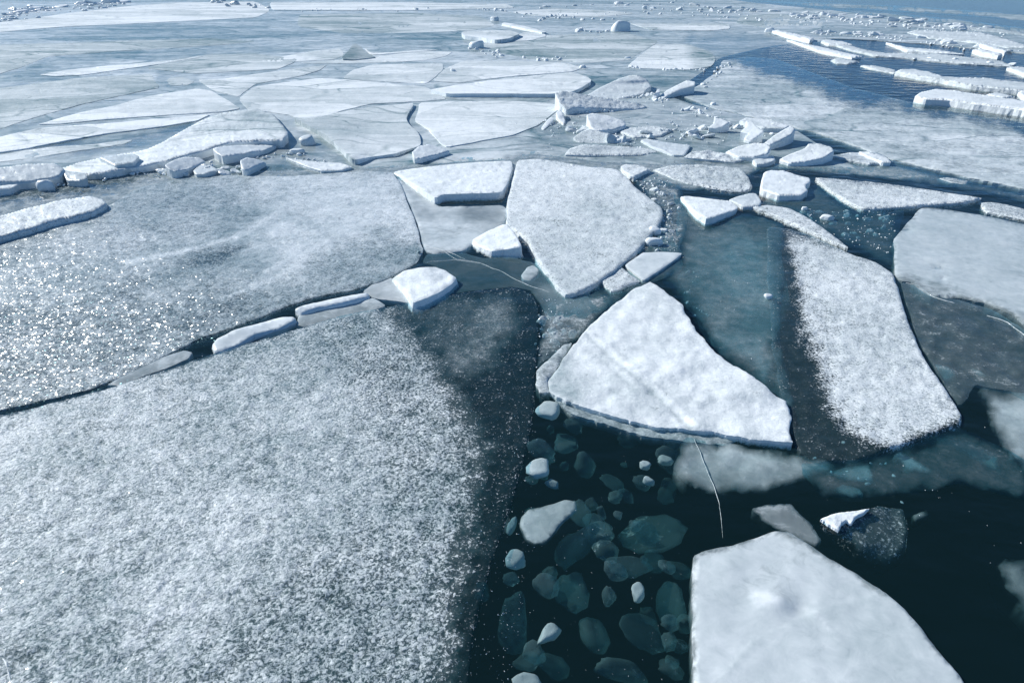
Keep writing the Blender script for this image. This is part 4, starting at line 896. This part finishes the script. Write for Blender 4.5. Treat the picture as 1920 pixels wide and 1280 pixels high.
# ------------------------------------------------------------ sunken stones of ice seen through the dark water
def sunk(label, px, py, rx, ry, rot=0., z=-.08, milk=.9, tone=.6, seed=None, planes=8):
    z = min(z, -.03) - .02
    lump('sunken_lump', label, 'ice lump', px, py, rx, ry=ry, rot=-rot, hz=.035, z=z, mat='sunk', frost=.1, milk=milk * .75, tone=tone * .9, sub=3, planes=planes, rough=.05, seed=seed)
sunk('bright rounded ice lump just under the left tip of the triangular floe', 1031, 769, 26, 28, .2, -.02, 1, .78)
sunk('bright pear shaped lump halfway down the dark pool', 1011, 880, 24, 30, .3, -.03, 1, .74)
sunk('small dim tail lump right below the pear shaped one', 1036, 906, 16, 9, .5, -.07, .8)
floe('sunken_lump', 'brightest bean shaped lump in the dark pool', 'ice lump', [(973, 985), (976, 968), (990, 952), (1010, 948), (1035, 942), (1060, 935), (1080, 938), (1083, 955), (1072, 966), (1055, 978), (1040, 1000), (1024, 1018), (1002, 1022), (985, 1012)],
     mat='sunk', h=-.035, depth=.07, tone=.60, frost=.2, milk=.8, fade=5, step=5, edge=.03, amp=1, bump=.003, flare=-.01)
sunk('pale pebble shaped lump at the left rim of the dark pool', 966, 1048, 25, 22, .2, -.06, .9)
sunk('small oval pale lump right of centre in the dark pool', 1195, 1110, 14, 22, .3, -.05, .9)
sunk('slanting oblong pale lump near the bottom of the dark pool', 1030, 1187, 34, 15, -.8, -.06, .85)
sunk('pale lump cut by the bottom edge of the photo', 990, 1278, 30, 20, 0, -.05, .9)
sunk('tiny bright lump under the front of the triangular floe', 1210, 873, 12, 10, .5, -.04, 1, .7)
sunk('tiny slanting lump beneath the tiny bright one', 1215, 901, 14, 6, .6, -.05, .9)
sunk('small dim lump right of the tiny bright pair', 1248, 862, 15, 13, .3, -.08, .7)
sunk('bright small lump cut off behind the floe front edge', 1270, 818, 18, 11, .1, -.03, .9)
sunk('small slim lump between the pear and bean shaped lumps', 960, 985, 8, 22, .3, -.07, .7)
dim = [(1222, 1000, 62, 52, .2, -.26), (1125, 1000, 28, 34, .3, -.20), (1080, 1025, 34, 48, .7, -.22), (1182, 1062, 50, 22, .05, -.17), (1070, 1110, 34, 46, .0, -.30),
       (965, 1165, 32, 60, .1, -.26), (1210, 1185, 50, 34, .2, -.26), (1062, 832, 32, 44, .3, -.24), (1180, 822, 22, 18, .2, -.17), (1150, 905, 26, 20, .5, -.26),
       (1110, 945, 14, 12, .1, -.17), (1100, 870, 22, 26, .2, -.26), (1175, 930, 20, 12, .2, -.24), (1320, 885, 30, 24, .1, -.2), (1115, 1190, 30, 44, .1, -.32),
       (1260, 1130, 34, 40, .4, -.32), (1040, 1250, 34, 26, .2, -.3), (1160, 1255, 60, 22, .1, -.28), (905, 1110, 16, 22, .1, -.24), (1030, 1075, 16, 14, .1, -.2), (1250, 920, 18, 30, .3, -.24),
       (1400, 905, 30, 14, .2, -.16), (960, 1085, 18, 12, .1, -.14), (1128, 960, 9, 6, .3, -.12), (1160, 965, 10, 8, .8, -.12), (1190, 985, 12, 10, .2, -.14), (1075, 800, 20, 14, .2, -.14), (1105, 790, 14, 10, .2, -.16)]
rd = random.Random(4)
for k_ in range(40):
    px_, py_ = rd.uniform(900, 1300), rd.uniform(800, 1275)
    if px_ < 1010 - (py_ - 760) * .26 + 20: continue
    r_ = rd.uniform(7, 30); dim.append((px_, py_, r_, r_ * rd.uniform(.5, 1.1), rd.random() * 3, -rd.uniform(.12, .34)))
for k_, d_ in enumerate(dim):
    lump('sunken_lump', 'dim ice lump deep in the dark pool', 'ice lump', d_[0], d_[1], d_[2], ry=d_[3], rot=-d_[4], hz=.02 + .02 * (k_ % 3), z=d_[5] * .85, mat='sunk', frost=.05,
         milk=.04 + .07 * ((k_ * 7) % 10) / 10, tone=.5, planes=5 + k_ % 3, rough=.10, tilt=.5, group='dim lumps deep in the dark pool')

# ------------------------------------------------------------ loose lumps standing alone
sunk('small pale lump in the slush left of the triangular floe', 1081, 584, 16, 11, .1, .0, 1, .8)
for (x_, y_, r_, lab) in [
    (1228, 434, 14, 'dull white lump right of the arrowhead floe, upper of two'), (1226, 455, 16, 'faceted bright lump right of the arrowhead floe, lower of two'),
    (1441, 556, 9, 'tiny double lump alone on the milky sunk ice'), (1552, 408, 13, 'small white half egg in the dark brash pool'), (1508, 391, 6, 'tiny white nub by the notched cube'),
    (1165, 57, 19, 'tall pointed white block standing far off in the centre'), (895, 88, 15, 'rough white boulder far off left of centre'),
    (1443, 59, 9, 'white cube at the left end of the long white stick'), (928, 38, 9, 'bright white knob at the top of the thin white ridge'),
    (1092, 127, 8, 'white knob on the end of the long white plate'), (850, 134, 7, 'little upturned grey shard between two white plates'),
    (1130, 38, 5, 'far small white lump left of the pointed block'), (1290, 158, 6, 'small white cap on the long jagged slab'), (1337, 196, 7, 'round white lump alone on the edge of the frosted sheet'),
    (1177, 109, 6, 'white knob at the left corner of the pale plate'), (1267, 130, 4, 'tiny white knob before the pale plate')]:
    tall = {1165: .62, 895: .3, 1443: .22, 928: .25}.get(x_)
    lump('ice_lump', lab, 'ice lump', x_, y_, r_, hz=tall, ry=r_ * (.8 if tall else .75), z=.02 if not tall else .05, mat='block', tone=.93, flat=.55, tilt=.25)

# ------------------------------------------------------------ rubble: alike lumps, one group a heap
HEAP = []
def heap(n, path, spread, rmin, rmax, label, group, tone=(.80, 1.0), z=.02, name='ice_lump', mat='block', flat=.55, ym=.35, milk=0, frost=1.0, tilt=.75, yr=(.4, 1.0), rr=(0, 6.28)):
    rs = random.Random(n * 7 + int(path[0][0]))
    for i in range(n):
        u = rs.random() * (len(path) - 1); k = min(int(u), len(path) - 2); f_ = u - k
        x_ = path[k][0] + (path[k + 1][0] - path[k][0]) * f_; y_ = path[k][1] + (path[k + 1][1] - path[k][1]) * f_
        x_ += rs.gauss(0, spread); y_ += rs.gauss(0, spread * ym)
        y_ = max(y_, -8)
        r_ = rmin + (rmax - rmin) * rs.random() ** 1.8
        HEAP.append((r_, dict(facet=mat == 'block', ry=r_ * rs.uniform(*yr), rot=rs.uniform(*rr), name=name, label=label, cat='ice lump', px=x_, py=y_, rx=r_, z=z, mat=mat, tone=rs.uniform(*tone), flat=flat * rs.uniform(.5, 1.1), tilt=tilt, group=group, planes=6, milk=milk, frost=frost, rough=.07)))

heap(60, [(1470, 26), (1560, 32), (1660, 38), (1760, 46), (1830, 56)], 11, 4, 15, 'small white slab in the dense far rubble belt at upper right', 'dense far rubble belt', flat=.3, tilt=.3, yr=(.3, .6), rr=(-.5, .3))
heap(44, [(1525, 61), (1600, 63), (1680, 68), (1760, 76), (1850, 90), (1915, 98)], 4, 3, 13, 'white slab in the long rubble line over the curved plates at right', 'long rubble line at right', flat=.35, tilt=.35, yr=(.3, .7), rr=(-.6, .3))
heap(120, [(1480, 30), (1560, 38), (1680, 46), (1780, 60), (1880, 78)], 14, 1.8, 5, 'tiny white lump amid the far rubble belts at upper right', 'tiny lumps amid the far belts')
heap(60, [(1540, 64), (1680, 72), (1850, 96)], 6, 1.8, 4, 'tiny white lump beside the long rubble line at right', 'tiny lumps beside the rubble line')
heap(70, [(0, 36), (60, 22), (240, 6)], 12, 2, 7, 'tiny broken piece in the far left pressure ridge', 'tiny pieces of the far left ridge', tone=(.8, 1), flat=.4, tilt=.3)
heap(60, [(960, 26), (1100, 30), (1300, 22), (1440, 40)], 12, 1.8, 4.5, 'tiny far crumb scattered before the top centre ridge', 'far crumbs before the top ridge')
heap(60, [(1000, 215), (1100, 250), (1200, 270), (1300, 230)], 22, 1.8, 4, 'tiny crumb on the grey slush field', 'tiny crumbs on the slush field')
heap(12, [(1700, 110), (1760, 111), (1830, 116), (1900, 122)], 3, 4, 12, 'white lump along the front of the curved plate on dark water', 'lumps on the dark water at right', flat=.4, tilt=.3)
heap(40, [(1000, 14), (1150, 8), (1260, 6), (1340, 16), (1440, 22)], 8, 2, 12, 'far white slab in the top centre ridge', 'top centre rubble ridge', flat=.35, tilt=.3, yr=(.3, .7), rr=(-.5, .5))
heap(16, [(1180, 20), (1300, 18), (1390, 26)], 5, 3, 8, 'far white lump in the second row of the top ridge', 'second row of the top ridge')
heap(14, [(1075, 56), (1130, 60), (1150, 58)], 4, 3, 8, 'white lump in the short row left of the pointed block', 'row by the pointed block')
heap(14, [(880, 92), (925, 98), (940, 104)], 6, 2.5, 7, 'white crumb around the rough far boulder', 'crumbs by the far boulder')
heap(12, [(985, 108), (1050, 112)], 5, 2.5, 7, 'white lump in the small row on the far central plate', 'small row on the far plate')
heap(16, [(1165, 125), (1230, 129), (1330, 131)], 3, 2, 5, 'white crumb along the front of the pale cornered plate', 'crumbs before the pale plate')
heap(18, [(1310, 165), (1345, 142), (1350, 128), (1370, 122)], 4, 2.5, 7, 'white crumb strewn along the left border of the frosted sheet', 'crumbs along the sheet border')
heap(26, [(560, 20), (700, 19), (900, 17), (960, 22)], 4, 2, 5, 'tiny far crumb along the broken dark seam', 'crumbs on the far seam')
heap(12, [(1010, 35), (1060, 32), (1120, 36)], 6, 3, 7, 'far white lump left of and behind the pointed block', 'scattered far lumps')
heap(46, [(0, 32), (40, 22), (120, 14), (230, 6)], 9, 4, 16, 'grey tumbled block in the far left pressure ridge', 'far left pressure ridge', tone=(.9, 1), flat=.28, tilt=.2)
heap(18, [(400, 4), (440, 10), (500, 14)], 7, 3, 8, 'small block in the short heap right of the long white plate', 'short heap at the far left', tone=(.6, .95))
heap(16, [(1062, 212), (1120, 209), (1160, 208)], 3, 3, 6, 'little round lump at the foot of the large tilted block', 'lumps at the tilted block foot')
heap(22, [(1170, 182), (1210, 180), (1260, 190)], 8, 2.5, 6, 'little lump in the slush before the leaning slabs', 'lumps before the leaning slabs')
heap(34, [(1060, 230), (1150, 256), (1250, 240), (1330, 262)], 16, 2, 6, 'small lump scattered over the grey slush field', 'lumps over the slush field', tone=(.6, .95))
heap(34, [(1290, 205), (1340, 225), (1400, 245), (1440, 250)], 10, 3, 9, 'white lump in the rubble pile under the frosted sheet edge', 'rubble pile lumps')
heap(70, [(0, 350), (100, 342), (230, 326), (330, 312), (420, 300), (520, 290), (640, 316)], 7, 1.8, 5, 'tiny fragment along the foot of the left ridge', 'tiny fragments at the left ridge foot')
heap(30, [(280, 318), (340, 322), (400, 316), (470, 322)], 9, 5, 13, 'broken flat fragment in the tumble below the raised floe', 'tumbled fragments below the raised floe', flat=.4)
heap(26, [(1070, 236), (1130, 262), (1220, 255), (1300, 244), (1340, 262)], 16, 6, 18, 'flat broken shard lying in the grey slush field', 'flat shards in the slush field', flat=.3, tone=(.6, .95))
heap(22, [(250, 322), (330, 325), (420, 318)], 8, 2.5, 6, 'white crumb between the raised floe and the wet sheet', 'crumbs below the raised floe')
heap(14, [(540, 285), (600, 300), (650, 315)], 8, 2.5, 7, 'white crumb round the ragged white slab', 'crumbs round the ragged slab')
heap(12, [(60, 352), (130, 345), (200, 338)], 6, 2, 5, 'crumb in the dark water by the lone white block', 'crumbs by the lone block')
heap(46, [(1200, 335), (1235, 365), (1255, 400), (1240, 435), (1215, 470)], 12, 2.5, 9, 'small ice lump in the brash right of the arrowhead floe', 'brash by the arrowhead floe', tone=(.55, .85), z=.0, ym=.8)
heap(34, [(1500, 400), (1580, 410), (1680, 400), (1640, 430), (1600, 450)], 18, 3, 10, 'half sunken lump in the dark brash pool on the right', 'lumps of the dark brash pool', tone=(.5, .75), z=-.04, mat='smooth', milk=.8, frost=.1, ym=.5)
heap(30, [(1020, 570), (1050, 600), (1030, 650), (1080, 620)], 18, 4, 12, 'dull lump frozen in the slush left of the triangular floe', 'slush lumps left of the triangle', tone=(.45, .7), z=-.02, mat='smooth', milk=.7, frost=.2, ym=.8)
heap(14, [(1290, 500), (1300, 560), (1320, 600)], 14, 3, 8, 'faint small lump in the water above the triangular floe', 'faint lumps above the triangle', tone=(.5, .7), z=-.03, mat='smooth', milk=.6, frost=.2, ym=.8)
heap(16, [(1400, 760), (1600, 880), (1700, 870)], 26, 3, 8, 'faint speck of ice in the dark water below the long floe', 'specks below the long floe', tone=(.5, .7), z=-.04, mat='smooth', milk=.6, frost=.2, ym=.8)

HEAP.sort(key=lambda h_: -h_[0])
for r_, kw in HEAP[:255]:
    lump(sub=3 if r_ > 3.5 else 2, **kw)
rest = []
for r_, kw in HEAP[255:]:
    kw['group'] = None; rest.append(lump(sub=2, **kw))
def merge(name, obs, mat):
    V = []; Fc = []; A = []
    k = 0
    for o in obs:
        me = o.data; n = len(me.vertices)
        co = np.zeros(n * 3); me.vertices.foreach_get('co', co); V.append(co.reshape(-1, 3) + np.array(o.location))
        a = np.zeros(n * 4, np.float32); me.color_attributes['ice'].data.foreach_get('color', a); A.append(a.reshape(-1, 4)[:, :3])
        Fc += [tuple(k + q for q in p.vertices) for p in me.polygons]; k += n
        bpy.data.objects.remove(o); bpy.data.meshes.remove(me)
    return mesh_obj(name, np.concatenate(V), Fc, mat, attr=np.concatenate(A))
tag(merge('ice_rubble', rest, M['block']), 'smallest white crumbs of ice scattered through the rubble heaps', 'ice rubble', kind='stuff')

# countless crystals and crumbs lying on wet ice and dark water
def crumbs(name, areas, seed):
    rs = np.random.RandomState(seed); V = []; Fc = []; k = 0
    base = np.array([(1, 0, 0), (-.5, .87, 0), (-.5, -.87, 0), (0, 0, .9)])
    for (poly, n, r0, r1, z) in areas:
        poly = np.array(poly, float); mn, mx = poly.min(0), poly.max(0)
        P = rs.rand(n * 4, 2) * (mx - mn) + mn; P = P[inside(P, poly)][:n]
        X, Y = at(P[:, 0], P[:, 1], z)
        for x_, y_ in zip(X, Y):
            dc = y_ * cp + CAM_H * sp
            r_ = (r0 + (r1 - r0) * rs.rand() ** 3) * dc / F
            a = rs.rand() * 6.28; ca, sa = math.cos(a), math.sin(a)
            b_ = base * np.array([r_ * (1 + rs.rand()), r_ * .7, r_]); b_ = b_ @ np.array([[ca, sa, 0], [-sa, ca, 0], [0, 0, 1]])
            V.append(b_ + np.array([x_, y_, z])); Fc += [(k, k + 1, k + 3), (k + 1, k + 2, k + 3), (k + 2, k, k + 3), (k, k + 2, k + 1)]; k += 4
    V = np.concatenate(V); A = np.zeros((len(V), 3)); A[:] = (1, 0, .9)
    return tag(mesh_obj(name, V, Fc, M['block'], smooth_n=0, attr=A), kind='stuff')
cr = crumbs('ice_crystals', [
    ([(870, 880), (1010, 700), (1010, 900), (960, 1280), (850, 1280)], 300, .5, 1.5, .02),
    ([(960, 850), (1300, 850), (1300, 1280), (900, 1280)], 90, .4, 1.1, .002),
    ([(1490, 820), (1920, 700), (1920, 1100), (1560, 960)], 30, .5, 1.2, .002),
    ([(1010, 560), (1100, 560), (1050, 650), (1005, 690)], 120, .7, 2.4, .003),
    ([(1260, 420), (1460, 420), (1450, 720), (1290, 560)], 50, .5, 1.6, .003),
    ([(210, 718), (560, 590), (700, 560), (700, 575), (400, 662), (220, 728)], 100, .5, 1.5, .004),
    ([(0, 330), (560, 300), (700, 318), (400, 330), (60, 372)], 160, .7, 2.2, .02),
    ([(1000, 180), (1300, 190), (1480, 240), (1300, 300), (1000, 290)], 420, .6, 2.2, .02),
    ([(1180, 330), (1260, 340), (1270, 470), (1200, 480), (1240, 400)], 260, .7, 2.4, .003),
    ([(1480, 395), (1680, 392), (1680, 480), (1600, 460)], 150, .7, 2.2, .003),
    ([(740, 570), (1000, 550), (1000, 860), (900, 850)], 200, .4, 1.3, .01),
], 5)
tag(cr, 'countless tiny white ice crystals strewn over wet ice and dark water', 'ice crystals')
